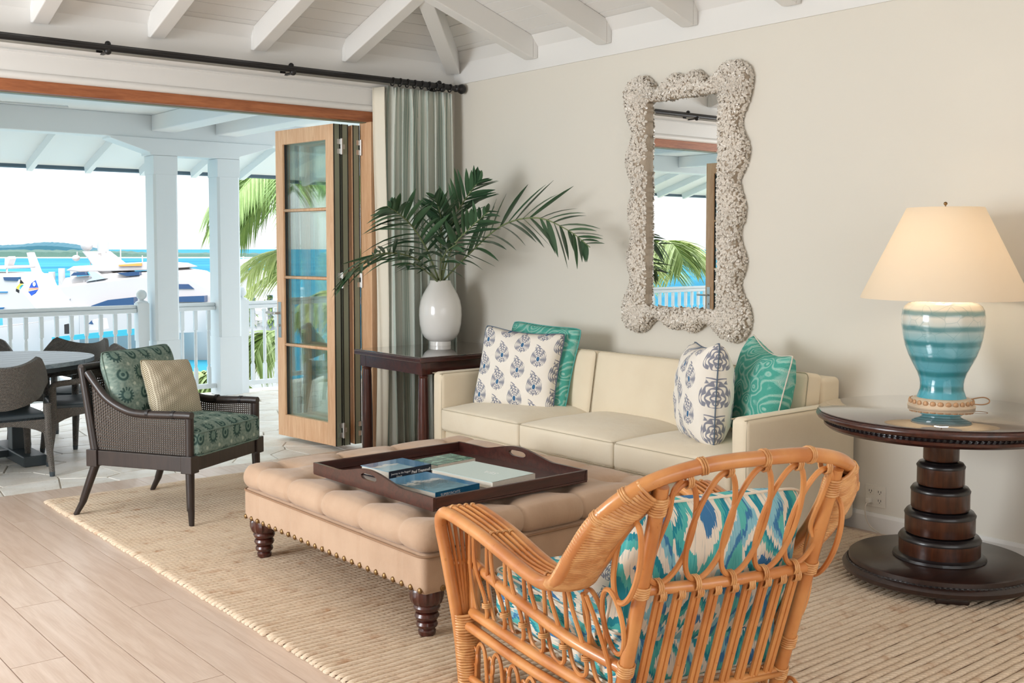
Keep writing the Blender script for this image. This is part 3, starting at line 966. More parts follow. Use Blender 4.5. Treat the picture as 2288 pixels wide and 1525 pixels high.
# ------------------------------------------------------------------ rug of braided rows
RX0, RX1, RY0, RY1 = 1.93, 5.17, 0.55, 6.86
rug = thing('jute_rug', 'natural ribbed jute rug covering most of the wooden floor', 'rug', (0, 0, 0))
MB().box(RX0 + .012, RX1 - .012, RY0, RY1 - .01, .0005, .007).build('backing', 'jute_backing', rug)
row_meshes = []
RW = .036
for vv in range(6):
    rr = random.Random(vv)
    L = RX1 - RX0
    nx = 150
    ph = rr.random() * 6
    vs = []; fs = []
    prof = [(-.5, .0), (-.48, .42), (-.34, .82), (-.10, 1.0), (.14, .99), (.36, .80), (.48, .42), (.5, .0)]
    off = rr.uniform(-.003, .003)
    for i in range(nx + 1):
        t = i / nx
        xx = off * (t < .02) + L * t
        wob = .0016 * math.sin(xx * 9 + ph) + .0009 * math.sin(xx * 31 + ph * 2)
        h = .0158 + .0007 * math.sin(xx * 60 + ph) + .0008 * math.sin(xx * 23 + ph)
        if i in (0, nx): h *= .6
        for (py_, pz_) in prof: vs.append((xx, py_ * RW * .9 * (.72 if i in (0, nx) else 1) + wob, .001 + pz_ * h))
    k = len(prof)
    for i in range(nx):
        for j in range(k - 1):
            a_ = i * k + j
            fs.append((a_, a_ + k, a_ + k + 1, a_ + 1))
    fs.append(tuple(range(k))); fs.append(tuple(nx * k + j for j in range(k - 1, -1, -1)))
    me = bpy.data.meshes.new('braid_row'); me.from_pydata(vs, [], fs); me.materials.append(M_('jute'))
    me.polygons.foreach_set('use_smooth', [True] * len(me.polygons)); me.update()
    row_meshes.append(me)
n_rows = int((RY1 - RY0) / RW)
for i in range(n_rows):
    y = RY1 - (i + .5) * RW
    inst(row_meshes[random.randrange(6)], 'braid_row', rug, (RX0 + random.uniform(-.003, .003), y, 0))
RT = .0150     # top of the rug

# ------------------------------------------------------------------ tufted ottoman
OXA, OXB, OYA, OYB = 2.35, 3.71, 3.40, 4.98
ocx, ocy = (OXA + OXB) / 2, (OYA + OYB) / 2
ohx, ohy = (OXB - OXA) / 2, (OYB - OYA) / 2
ot = thing('tufted_ottoman', 'large tan suede tufted ottoman with brass nail trim and turned feet', 'ottoman', (ocx, ocy, 0))
OB, OW, OT = .20, .352, .478           # bottom, welt, top of roll
NBX, NBY = 4, 5
bx = [(-ohx + .17) + (2 * ohx - .34) * i / (NBX - 1) for i in range(NBX)]
by = [(-ohy + .17) + (2 * ohy - .34) * i / (NBY - 1) for i in range(NBY)]
def tuft(p, nn):
    x, y, z = p
    if nn.z > .35:
        w = min(1.0, (nn.z - .35) / .4)
        d = 0.0
        dm = min((x - a) ** 2 + (y - b) ** 2 for a in bx for b in by)
        r_ = math.sqrt(dm)
        d += .036 * math.exp(-(r_ / .045) ** 2) + .012 * math.exp(-(r_ / .12) ** 2)
        # pleats between neighbouring buttons, diagonal
        fx = (x - bx[0]) / (bx[1] - bx[0]); fy = (y - by[0]) / (by[1] - by[0])
        inx = -0.02 <= fx <= NBX - .98; iny = -.02 <= fy <= NBY - .98
        if inx and iny:
            a_ = abs(((fx + fy) % 1.0) - 0); a_ = min(a_, 1 - a_); b_ = abs((fx - fy) % 1.0); b_ = min(b_, 1 - b_)
            d += .006 * math.exp(-(a_ / .06) ** 2) + .006 * math.exp(-(b_ / .06) ** 2)
            d -= .010 * (1 - math.exp(-(r_ / .09) ** 2))
        else:
            d -= .006
        p = p - Vector((0, 0, d * w))
    # side pleats running from the edge buttons over the roll
    def crease(t, step, n, lo):
        q = (t - lo) / step
        k = round(q)
        if k < 0 or k > n - 1: return 0
        return (.7 * math.exp(-((q - k) * step / .006) ** 2) + .35 * math.exp(-((q - k) * step / .03) ** 2))
    side = max(abs(nn.x), abs(nn.y))
    ex = ohx - abs(x); ey = ohy - abs(y)
    c_ = 0.0
    if ex < .17 and abs(nn.x) >= abs(nn.y) - .01: c_ = max(c_, crease(y, by[1] - by[0], NBY, by[0]))
    if ey < .17 and abs(nn.y) >= abs(nn.x) - .01: c_ = max(c_, crease(x, bx[1] - bx[0], NBX, bx[0]))
    bul = 0.0
    if side > .5:
        t = (z + (OT - OW) / 2) / (OT - OW)
        bul = .012 * math.sin(PI * max(0, min(1, t)))
    return p + nn * (bul - .015 * c_)
m = MB(); m.rbox((0, 0, (OT + OW) / 2), (ohx, ohy, (OT - OW) / 2), .058, (96, 112, 6), tuft)
m.build('tufted_cushion', 'suede', ot, smooth=True)
btn = MB(); btn.sphere((0, 0, 0), .012, 10, 6, (1, 1, .55)); bmesh_ = None
for a_ in bx:
    for b_ in by:
        if bmesh_ is None:
            o = btn.build('button', 'suede', ot, smooth=True); bmesh_ = o.data
        else: o = inst(bmesh_, 'button', ot)
        o.location = (a_, b_, OT - .040)
def sidef(p, nn):
    x, y, z = p
    cx_ = 0
    if abs(nn.x) > .7:
        q = (y - by[0]) / (by[1] - by[0]); k = round(q)
        if 0 <= k < NBY: cx_ = math.exp(-((q - k) * (by[1] - by[0]) / .006) ** 2)
    if abs(nn.y) > .7:
        q = (x - bx[0]) / (bx[1] - bx[0]); k = round(q)
        if 0 <= k < NBX: cx_ = math.exp(-((q - k) * (bx[1] - bx[0]) / .006) ** 2)
    return p - nn * .006 * cx_
m = MB(); m.rbox((0, 0, (OB + OW) / 2 + .004), (ohx - .004, ohy - .004, (OW - OB) / 2 + .006), .028, (96, 112, 4), sidef)
m.build('side_panel', 'suede', ot, smooth=True)
def rrect(hx, hy, r, n=6, z=0):
    out = []
    for (sx, sy, a0) in ((1, 1, 0), (-1, 1, 90), (-1, -1, 180), (1, -1, 270)):
        for i in range(n + 1):
            a_ = math.radians(a0 + 90 * i / n)
            out.append((sx * (hx - r) + r * math.cos(a_), sy * (hy - r) + r * math.sin(a_), z))
    return out
m = MB(); m.tube(rrect(ohx + .001, ohy + .001, .05, 6, OW), .005, 6, closed=True); m.build('welt', 'suede_welt', ot, smooth=True)
nail = MB(); nail.sphere((0, 0, 0), .0128, 10, 6); nmesh = None
def put_nail(x, y, ax):
    global nmesh
    if nmesh is None:
        o = nail.build('nail', 'brass', ot, smooth=True); nmesh = o.data
    else: o = inst(nmesh, 'nail', ot)
    o.location = (x, y, OB + .018); o.scale = (.7, 1, 1) if ax == 'x' else (1, .7, 1)
nn_ = 25
for i in range(nn_):
    y = -ohy + .03 + (2 * ohy - .06) * i / (nn_ - 1)
    put_nail(-ohx + .004, y, 'x'); put_nail(ohx - .004, y, 'x')
nn_ = 21
for i in range(1, nn_ - 1):
    x = -ohx + .03 + (2 * ohx - .06) * i / (nn_ - 1)
    put_nail(x, -ohy + .004, 'y'); put_nail(x, ohy - .004, 'y')
legm = MB()
legm.lathe([(.062, .205), (.066, .196), (.066, .17), (.060, .150), (.052, .142)], n=40, cap=True, flute=14, famp=.05)
prof = [(.030, RT), (.034, .020), (.036, .035), (.030, .042), (.040, .050), (.044, .060), (.040, .071), (.034, .075), (.044, .082), (.050, .094), (.045, .106), (.038, .110), (.049, .117), (.054, .130), (.049, .142), (.045, .146)]
legm.lathe(prof, n=24)
lm = None
for (sx, sy) in ((-1, -1), (1, -1), (-1, 1), (1, 1)):
    if lm is None:
        o = legm.build('leg', 'mahogany', ot, smooth=35); lm = o.data
    else: o = inst(lm, 'leg', ot)
    o.location = (sx * (ohx - .075), sy * (ohy - .085), 0)

# ------------------------------------------------------------------ tray with cut-out handles, and books
TZ = .4915
TW, TL = .86, .95
tr = thing('serving_tray', 'dark mahogany serving tray with cut-out handles on the ottoman', 'tray', (2.905, 4.0, TZ), math.radians(.8))
MB().box(-TW / 2, TW / 2, -TL / 2, TL / 2, 0, .010).build('tray_base', 'mahogany_x', tr, bevel=.002)
for sy in (-1, 1):
    MB().box(-TW / 2 + .012, TW / 2 - .012, sy * TL / 2 - (.012 if sy > 0 else 0), sy * TL / 2 + (.012 if sy < 0 else 0), .010, .056).build('side_wall', 'mahogany_x', tr, bevel=.003)
def handle_wall(xc):
    # profile in (y, z) with a hand hole, built as a grid strip around the hole
    def top(y):
        q = abs(y)
        h = .056
        if q < .26:
            t = 1 - q / .26
            h += .040 * (t * t * (3 - 2 * t)) ** .8
        return h
    m = MB(); n = 80; t_ = .0065
    hy, hz0, hz1 = .062, .048, .076
    def hole(y):
        if abs(y) >= hy: return None
        k = math.sqrt(max(0, 1 - (abs(y) / hy) ** 4))
        zc = (hz0 + hz1) / 2
        return zc - (hz1 - hz0) / 2 * k, zc + (hz1 - hz0) / 2 * k
    ys = [-TL / 2 + TL * i / n for i in range(n + 1)] + [-hy, hy]
    ys = sorted(ys)
    def strip(y0, y1, a0, a1, b0, b1):
        m.hexa([(xc - t_, y0, a0), (xc + t_, y0, a0), (xc + t_, y1, a1), (xc - t_, y1, a1)], [(xc - t_, y0, b0), (xc + t_, y0, b0), (xc + t_, y1, b1), (xc - t_, y1, b1)])
    for i in range(len(ys) - 1):
        y0, y1 = ys[i], ys[i + 1]
        if y1 - y0 < 1e-6: continue
        h0, h1 = hole(y0), hole(y1)
        if h0 is None and h1 is None and abs((y0 + y1) / 2) >= hy:
            strip(y0, y1, .008, .008, top(y0), top(y1))
        else:
            zc = (hz0 + hz1) / 2
            h0 = h0 or (zc, zc); h1 = h1 or (zc, zc)
            strip(y0, y1, .008, .008, h0[0], h1[0]); strip(y0, y1, h0[1], h1[1], top(y0), top(y1))
    return m
for sx in (-1, 1):
    handle_wall(sx * (TW / 2 - .006)).build('handle_wall', 'mahogany_x', tr)
def book(name, label, loc, rz, w, d, h, cov, spine, spine_side=None):
    """w along local x, d along local y; cover art on top"""
    o = thing(name, label, 'book', loc, rz, None)
    MB().box(-w / 2 + .004, w / 2 - .004, -d / 2 + .004, d / 2 - .004, .003, h - .003).build('pages', 'page', o)
    m = MB(); m.box(-w / 2, w / 2, -d / 2, d / 2, 0, .003); m.build('back_cover', spine, o)
    m = MB(); m.add([(-w / 2, -d / 2, h), (w / 2, -d / 2, h), (w / 2, d / 2, h), (-w / 2, d / 2, h)], [(0, 1, 2, 3)], [(0, 0), (1, 0), (1, 1), (0, 1)])
    m.box(-w / 2, w / 2, -d / 2, d / 2, h - .003, h - .0002)
    m.build('front_cover', cov, o)
    m = MB(); m.box(-w / 2, w / 2, -d / 2 - .0005, -d / 2 + .004, 0, h); m.build('spine', spine, o)
    return o
def letters(txt, size, mat, parent, loc, rot, name='lettering', bold=0.0, align='LEFT'):
    cu_ = bpy.data.curves.new('lettering', 'FONT'); cu_.body = txt; cu_.size = size; cu_.align_x = align; cu_.offset = bold
    cu_.extrude = .0002; cu_.resolution_u = 2
    tmp = bpy.data.objects.new('tmp_text', cu_)
    COL.objects.link(tmp)
    dg = bpy.context.evaluated_depsgraph_get()
    me = bpy.data.meshes.new_from_object(tmp.evaluated_get(dg))
    bpy.data.objects.remove(tmp); bpy.data.curves.remove(cu_)
    me.name = 'lettering'; me.materials.clear(); me.materials.append(M_(mat))
    return inst(me, name, parent, loc, rot)
tb = TZ + .010
bk = book('coast_book', 'small thick book with navy spine and blue coast cover in the tray', (2.755, 4.205, tb), math.radians(6), .25, .21, .040, 'cover_coast', 'book_navy')
letters('Journey to the Ragged', .0125, 'letter_white', bk, (-.115, -.1062, .022), (PI / 2, 0, 0))
letters('Islands', .0125, 'letter_white', bk, (-.085, -.1062, .008), (PI / 2, 0, 0))
letters('Paul Trammell', .0195, 'letter_white', bk, (.005, -.1062, .013), (PI / 2, 0, 0), bold=.0005)
book('forest_book', 'thin green book with misty landscape cover in the far corner of the tray', (3.055, 4.235, tb), math.radians(6), .24, .178, .024, 'cover_forest', 'page')
bk = book('pale_book', 'large pale mint book with faint lettering in the tray', (3.005, 3.87, tb), math.radians(6), .27, .405, .030, 'book_pale', 'page')
letters('SEA', .05, 'letter_pale', bk, (.02, -.09, .0305), (0, 0, math.radians(90)))
bk = book('yacht_book', 'large glossy blue book with yacht cover at the near end of the tray', (2.70, 3.845, tb), math.radians(6), .252, .35, .028, 'cover_yacht', 'book_teal_edge')
letters('SUPERYACHTS', .017, 'letter_white', bk, (-.10, -.1762, .008), (PI / 2, 0, 0))

# ------------------------------------------------------------------ sofa along the right wall
so = thing('cream_sofa', 'cream linen three-seat sofa with slim arms against the right wall', 'sofa', (0, 0, 0))
SF, SB = 4.262, 5.215                    # front and back
SY0, SY1 = 3.365, 6.052                  # outer arm faces
AT = .105
def arm(y0, y1):
    m = MB()
    def f(p, nn):
        # the arm top drops a little towards the front
        return p
    m.rbox(((SF + SB) / 2, (y0 + y1) / 2, .38), ((SB - SF) / 2, (y1 - y0) / 2, .325), .035, (10, 3, 10), f)
    return m.build('arm', 'linen', so, smooth=True)
arm(SY0, SY0 + AT); arm(SY1 - AT, SY1)
for yy in (SY0, SY0 + AT, SY1 - AT, SY1):
    sg = 1 if yy in (SY0, SY1 - AT) else -1
    MB().tube(crv([(SF + .012, yy + sg * .010, .06), (SF + .012, yy + sg * .010, .63), (SF + .03, yy + sg * .010, .685), (SF + .075, yy + sg * .010, .697), (SB - .02, yy + sg * .010, .697)], 5), .0022, 5).build('arm_seam', 'welt_cord', so, smooth=True)
m = MB(); m.rbox(((SF + .03 + SB) / 2, (SY0 + SY1) / 2, .185), ((SB - SF - .03) / 2, (SY1 - SY0) / 2 - AT + .004, .125), .02, (6, 30, 4))
m.build('base', 'linen', so, smooth=True)
m = MB(); m.rbox((SB - .09, (SY0 + SY1) / 2, .52), (.088, (SY1 - SY0) / 2 - AT + .004, .315), .03, (4, 30, 8))
m.build('back_frame', 'linen', so, smooth=True)
IY0, IY1 = SY0 + AT, SY1 - AT
cwid = (IY1 - IY0) / 3
for k in range(3):
    yc = IY0 + cwid * (k + .5)
    hx, hy, hz = (SB - .16 - SF) / 2 - .002, cwid / 2 - .002, .076
    def crown(p, nn):
        x, y, z = p
        u, v = x / hx, y / hy
        w = max(0, 1 - u ** 4) * max(0, 1 - v ** 4)
        if z > 0: z += .048 * w
        side = .010 * max(0, 1 - (z / hz) ** 2)
        return Vector((x + (side * (1 - v ** 2) if nn.x > .5 else -side * (1 - v ** 2) if nn.x < -.5 else 0), y, z + .003 * math.sin(y * 31 + k) * (nn.x < -.4)))
    c3 = (SF + hx - .008, yc, .388)
    m = MB(); m.rbox(c3, (hx, hy, hz), .024, (16, 16, 6), crown)
    sc_ = m.build('seat_cushion', 'linen_wrinkle', so, smooth=True)
    for zz in (hz - .006, -hz + .006):
        m = MB(); m.tube([(c3[0] + p[0], c3[1] + p[1], c3[2] + zz) for p in rrect(hx - .001, hy - .003, .025, 5)], .0026, 5, closed=True)
        m.build('piping', 'welt_cord', sc_, smooth=True)
    # back cushion, leaning
    bh = (.07, cwid / 2 - .004, .215)
    def bcrown(p, nn):
        x, y, z = p
        w = max(0, 1 - (y / bh[1]) ** 4) * max(0, 1 - (z / bh[2]) ** 4)
        if nn.x < -.3: x -= .035 * w
        return Vector((x, y, z))
    m = MB(); m.rbox((0, 0, 0), bh, .03, (4, 14, 12), bcrown)
    M4 = Matrix.Translation((SB - .255, yc, .655)) @ Matrix.Rotation(math.radians(9), 4, 'Y')
    m.xform(M4)
    bc = m.build('back_cushion', 'linen', so, smooth=True)
    m = MB(); m.tube([(-bh[0] + .008, p[0], p[1]) for p in rrect(bh[1] - .004, bh[2] - .004, .03, 5)], .0028, 5, closed=True); m.xform(M4)
    m.build('piping', 'welt_cord', bc, smooth=True)
for (x_, y_) in ((SF + .08, SY0 + .08), (SF + .08, SY1 - .08), (SB - .08, SY0 + .08), (SB - .08, SY1 - .08)):
    m = MB(); m.lathe([(.022, 0.0135 if y_ < 6.9 and x_ < 5.16 else 0), (.03, .065)], (x_, y_, 0), 16); m.build('foot', 'ebony', so, smooth=40)

# ------------------------------------------------------------------ throw pillows
def pillow_mb(w, h, t, ear=.10, n=26, sag=0.0, uvs=(1, 1)):
    m = MB()
    def shape(u, v, s):
        a_, b_ = 2 * u - 1, 2 * v - 1
        ka = 1 - ear * (1 - b_ * b_); kb = 1 - ear * (1 - a_ * a_)
        x = a_ * w / 2 * ka; y = b_ * h / 2 * kb
        prof = (max(0, 1 - abs(a_) ** 2.8) * max(0, 1 - abs(b_) ** 2.8)) ** .46
        rc = .055 * (abs(a_) * abs(b_)) ** 7
        x *= 1 - rc; y *= 1 - rc
        z = s * t / 2 * prof
        y -= sag * (1 - a_ * a_) * max(0, b_) * h
        wr = .004 * math.sin(a_ * 9 + b_ * 5) * prof + .003 * math.sin(b_ * 13 - a_ * 7) * prof
        return (x, y, z + s * wr)
    m.grid(lambda u, v: shape(u, v, 1), n, n, uvs)
    q = MB(); q.grid(lambda u, v: shape(u, v, -1), n, n, uvs)
    q.f = [tuple(reversed(f)) for f in q.f]
    m.add(q.v, q.f, q.u); m.weld = True
    edge = [shape(i / n, 0, 0) for i in range(n)] + [shape(1, i / n, 0) for i in range(n)] + [shape(1 - i / n, 1, 0) for i in range(n)] + [shape(0, 1 - i / n, 0) for i in range(n)]
    return m, edge
def pillow(name, label, cat, loc, rot, w, h, t, mat, pipe, ear=.10, sag=0.0, group=None, pr=.004, uvs=(1, 1)):
    """local x width, local y height, local z thickness; rot is a matrix"""
    o = bpy.data.objects.new(name, None); COL.objects.link(o); o.empty_display_size = .1
    tag(o, label, cat, group)
    o.matrix_world = Matrix.Translation(loc) @ rot
    m, e_ = pillow_mb(w, h, t, ear, sag=sag, uvs=uvs)
    m.build('cover', mat, o, smooth=True)
    if pipe: MB().tube(e_, pr, 6, closed=True).build('piping', pipe, o, smooth=True)
    return o
def stand(face, lean, roll=0.0):
    """pillow standing up, its front pointing along heading `face` (radians from +X), leaning back"""
    # local x -> horizontal, local y -> up, local z -> facing direction
    fz = Vector((math.cos(face), math.sin(face), 0)); rx = Vector((0, 0, 1)).cross(fz) 
    M3 = Matrix((rx, Vector((0, 0, 1)), fz)).transposed().to_4x4()
    return M3 @ Matrix.Rotation(-lean, 4, 'X') @ Matrix.Rotation(roll, 4, 'Z')
STOP = .465
pillow('teal_pillow', 'turquoise scroll pillow tucked behind the paisley pillow at the far sofa arm', 'pillow', (4.80, 5.56, STOP + .285), stand(math.radians(192), math.radians(16), math.radians(-3)), .60, .58, .15, 'teal_scroll', 'pipe_teal', .05, group='throw pillows on the sofa')
pillow('paisley_pillow', 'white pillow with blue paisley at the far end of the sofa', 'pillow', (4.64, 5.58, STOP + .268), stand(math.radians(205), math.radians(14), math.radians(-4)), .61, .57, .21, 'paisley_white', 'pipe_blue', .055, sag=.04, group='throw pillows on the sofa')
pillow('paisley_pillow', 'white paisley pillow standing edge-on near the closer sofa arm', 'pillow', (4.60, 3.93, STOP + .285), stand(math.radians(146), math.radians(4), math.radians(4)), .52, .58, .29, 'paisley_white', 'pipe_blue', .07, sag=.04, group='throw pillows on the sofa')
pillow('teal_pillow', 'turquoise scroll pillow with cream piping in the near sofa corner', 'pillow', (4.83, 3.72, STOP + .285), stand(math.radians(152), math.radians(10), math.radians(-8)), .56, .58, .24, 'teal_scroll', 'pipe_cream', .07, sag=.07, group='throw pillows on the sofa')

# ------------------------------------------------------------------ console table, vase, palm fronds
CZ = .80
ct = thing('console_table', 'dark mahogany glass-topped side table with column legs in the corner', 'table', (0, 0, 0))
cx0, cx1, cy0, cy1 = 4.19, 5.20, 6.085, 6.955
MB().box(cx0, cx1, cy0, cy1, CZ - .04, CZ - .006).build('top', 'mahogany_x', ct, bevel=.007)
MB().box(cx0 + .006, cx1 - .006, cy0 + .006, cy1 - .006, CZ - .006, CZ).build('glass', 'glass_top', ct, bevel=.002)
for (a_, b_) in (((cx0 + .035, cy0 + .035), (cx1 - .035, cy0 + .05)), ((cx0 + .035, cy1 - .05), (cx1 - .035, cy1 - .035)), ((cx0 + .035, cy0 + .05), (cx0 + .05, cy1 - .05)), ((cx1 - .05, cy0 + .05), (cx1 - .035, cy1 - .05))):
    MB().box(a_[0], b_[0], a_[1], b_[1], CZ - .125, CZ - .04).build('apron', 'mahogany_x', ct)
cl = MB()
cl.lathe([(.040, 0), (.040, .012), (.034, .016), (.034, .03), (.037, .036), (.040, .06), (.040, .30), (.034, .60), (.031, .650), (.035, .656), (.035, .664), (.030, .668), (.036, .675)], n=24)
cm_ = None
for (x_, y_) in ((cx0 + .07, cy0 + .07), (cx1 - .07, cy0 + .07), (cx0 + .07, cy1 - .07), (cx1 - .07, cy1 - .07)):
    if cm_ is None:
        o = cl.build('leg', 'mahogany', ct, smooth=35); cm_ = o.data
    else: o = inst(cm_, 'leg', ct)
    o.location = (x_, y_, 0)
    MB().box(x_ - .037, x_ + .037, y_ - .037, y_ + .037, CZ - .125, CZ - .041).build('corner_block', 'mahogany', ct, bevel=.002)
VX, VY = 4.87, 6.80
va = thing('white_vase', 'tall white glazed ceramic vase on the corner table', 'vase', (VX, VY, CZ))
m = MB(); m.lathe([(.082, 0), (.083, .012), (.082, .03), (.094, .036), (.124, .060), (.147, .10), (.160, .16), (.165, .23), (.163, .29), (.153, .345), (.134, .392), (.112, .430), (.094, .460), (.083, .482), (.079, .498), (.073, .5), (.070, .496), (.074, .47), (.09, .44)], n=48, cap=False)
m.build('body', 'white_glaze', va, smooth=50)
m = MB(); m.lathe([(.081, 0), (.079, .006), (.06, .006)], n=32, cap=False); m.lathe([(.0, .02), (.08, .02)], n=32, cap=False); m.build('unglazed_foot', 'gilt_dark', va)

def strip_leaf(p, d, up, L, w, droop, twist=0.0, fold=.25, n=5):
    """a leaflet: tapered strip with a midrib fold"""
    m = MB()
    d = d.normalized(); sd = d.cross(up)
    sd = sd.normalized() if sd.length > 1e-4 else d.orthogonal().normalized()
    nrm = sd.cross(d)
    q = Matrix.Rotation(twist, 4, d)
    sd = q @ sd; nrm = q @ nrm
    vs = []; fs = []
    for i in range(n + 1):
        t = i / n
        ww = w * (math.sin(PI * min(1, t * .93 + .09)) ** .65) * (1 - .15 * t)
        if i == n: ww = w * .06
        c_ = p + d * (L * t) + Vector((0, 0, -droop * L * t * t))
        vs += [c_ - sd * ww / 2 + nrm * ww * fold * .5, c_ - nrm * ww * fold * .2, c_ + sd * ww / 2 + nrm * ww * fold * .5]
    for i in range(n):
        a_ = i * 3
        fs += [(a_, a_ + 1, a_ + 4, a_ + 3), (a_ + 1, a_ + 2, a_ + 5, a_ + 4)]
    m.add(vs, fs)
    return m
def frond(label, spine, nl, L, w, start=.28, mats=('frond',), tipL=.55, sweep=.55, droop=.25, seed=0, spread=1.0, group=None, vside=(0, 0, 1)):
    rr = random.Random(seed)
    base = Vector(spine[0])
    o = thing('palm_frond', label, 'palm frond', base, 0, group)
    S = [Vector(p) - base for p in crv(spine, 10)]
    nS = len(S)
    MB().tube(S, [.007 * (1 - .75 * i / (nS - 1)) + .0012 for i in range(nS)], 6).build('stem', 'stalk', o, smooth=True)
    for k in range(nl):
        t = start + (1 - start) * (k + .5) / nl
        i = min(nS - 2, int(t * (nS - 1)))
        p = S[i]; tg = (S[i + 1] - S[max(0, i - 1)]).normalized()
        for s_ in (-1, 1):
            side = tg.cross(Vector(vside)).normalized() * s_ * spread
            tt = (t - start) / (1 - start)
            ll = L * (.62 + .5 * math.sin(PI * min(1, tt * .9 + .15))) * (1 - (1 - tipL) * tt ** 2) * rr.uniform(.85, 1.12)
            fwd = sweep + .75 * tt ** 1.5
            d = (side + tg * fwd + Vector((rr.uniform(-.16, .16), rr.uniform(-.16, .16), rr.uniform(-.12, .26)))).normalized()
            lf = strip_leaf(p, d, Vector((0, 0, 1)), ll, w * rr.uniform(.62, .95), droop * rr.uniform(.3, 1.9), rr.uniform(-.7, .7))
            lf.build('leaflet', mats[0], o, smooth=True)
    return o
FG = 'palm fronds in the white vase'
mouth = Vector((VX, VY, CZ + .47))
def FP(*pts): return [tuple(mouth)] + [tuple(at(*p)) for p in pts]
frond('long palm frond arching right along the wall', FP((1040, 575, 8.1), (1120, 505, 7.75), (1200, 487, 7.5), (1270, 515, 7.25), (1318, 552, 7.05)), 19, .40, .050, .16, seed=1, sweep=1.15, droop=.10, vside=(-.9, -.3, .45), group=FG)
frond('upright palm frond leaning right, tallest tips beside the curtain', FP((1000, 540, 8.15), (1022, 475, 8.05), (1055, 425, 7.9), (1072, 405, 7.85)), 14, .30, .054, .22, seed=2, sweep=1.3, droop=.04, vside=(.6, .8, .2), group=FG)
frond('upright dark palm frond standing straight in front of the curtain', FP((985, 545, 8.1), (985, 485, 7.95), (972, 440, 7.8)), 12, .30, .058, .25, seed=3, sweep=1.1, droop=.05, vside=(.6, .8, .2), group=FG)
frond('broad palm frond fanning up to the left', FP((955, 560, 8.0), (925, 510, 7.8), (895, 480, 7.6), (868, 462, 7.45)), 17, .36, .052, .18, seed=4, sweep=.75, droop=.20, vside=(.55, .75, .35), group=FG)
frond('palm frond drooping down to the far left', FP((940, 585, 7.95), (890, 566, 7.7), (840, 570, 7.5), (798, 598, 7.3), (772, 622, 7.2)), 18, .33, .044, .2, seed=5, sweep=.8, droop=.24, vside=(.35, .5, .8), group=FG)
frond('short palm frond bending forward over the vase rim', FP((985, 590, 7.95), (1000, 560, 7.7), (1020, 545, 7.5)), 7, .22, .055, .2, seed=6, sweep=.8, droop=.30, vside=(.5, .5, .7), group=FG)
frond('short low palm frond poking left over the vase rim', FP((945, 600, 7.95), (925, 590, 7.75), (905, 592, 7.6)), 6, .20, .050, .25, seed=8, sweep=.9, droop=.25, vside=(.5, .5, .7), group=FG)
frond('dense palm frond leaning right between the tall and the arching ones', FP((1010, 555, 8.0), (1050, 510, 7.8), (1095, 470, 7.6)), 12, .27, .056, .2, seed=9, sweep=1.1, droop=.08, vside=(.5, .6, .4), group=FG)
# ------------------------------------------------------------------ scalloped shell mirror
GY0, GY1, GZ0, GZ1 = 4.338, 4.936, 1.166, 2.498
mcy, mcz = (GY0 + GY1) / 2, (GZ0 + GZ1) / 2
mi = thing('shell_mirror', 'tall wall mirror in a scalloped frame of overlapping pale shells', 'mirror', (XW, mcy, mcz))
ghy, ghz = (GY1 - GY0) / 2, (GZ1 - GZ0) / 2
MB().box(-.032, -.026, -ghy - .02, ghy + .02, -ghz - .02, ghz + .02).build('mirror_glass', 'mirror_silver', mi)
MB().box(-.026, -.002, -ghy - .08, ghy + .08, -ghz - .08, ghz + .08).build('backing_board', 'shell_bed', mi)
# outer outline: y to the left in view (+y), z up; control points around the frame
half = [  # (y, z) clockwise from the top middle as seen from the room; y > 0 is the left of the picture
    (.0, .80), (.09, .815), (.155, .775), (.205, .735), (.27, .775), (.34, .83), (.42, .83), (.49, .79), (.515, .72), (.50, .63), (.465, .55), (.435, .48),
    (.452, .40), (.488, .33), (.490, .26), (.455, .18), (.425, .12), (.440, .05), (.468, -.02), (.462, -.10), (.432, -.17),
    (.445, -.25), (.475, -.33), (.470, -.41), (.440, -.48), (.462, -.56), (.512, -.64), (.520, -.73), (.485, -.805), (.41, -.84), (.33, -.82), (.265, -.765),
    (.20, -.735), (.145, -.765), (.075, -.80), (.0, -.79)]
right = [(-y, z + (.004 if z > 0 else -.012)) for (y, z) in half[::-1][1:-1]]
outl = [Vector((y, z)) for (y, z) in crv([(a_, b_, 0) for a_, b_ in half + right], 5, True) for y, z in [(0, 0)]] if False else [Vector((p.x, p.y)) for p in crv([(a_, b_, 0) for a_, b_ in half + right], 5, True)]
NP = len(outl)
inner = []
for p in outl:
    # matching point on the glass opening: straight towards the centre, clipped to the rectangle
    q = Vector((max(-ghy, min(ghy, p.x)), max(-ghz, min(ghz, p.y))))
    inner.append(q)
def frame_pt(i, t):
    """t 0 inner edge, 1 outer edge; returns (x depth out of the wall, y, z)"""
    a_, b_ = inner[i % NP], outl[i % NP]
    p = a_.lerp(b_, t)
    dep = .030 + .075 * math.sin(PI * (.12 + .80 * t)) ** .8 * (1 if t < .95 else .9)
    if t >= .999: dep = .035
    return Vector((-dep, p.x, p.y))
m = MB(); NT = 10
vs = []; fs = []
for i in range(NP):
    vs.append(Vector((-.006, inner[i].x, inner[i].y)))
    for j in range(NT + 1): vs.append(frame_pt(i, j / NT))
    vs.append(Vector((-.004, outl[i].x, outl[i].y)))
K = NT + 3
for i in range(NP):
    i2 = (i + 1) % NP
    for j in range(K - 1): fs.append((i * K + j, i * K + j + 1, i2 * K + j + 1, i2 * K + j))
m.add(vs, fs); m.build('frame_bed', 'shell_bed', mi, smooth=True)
rr = random.Random(21)
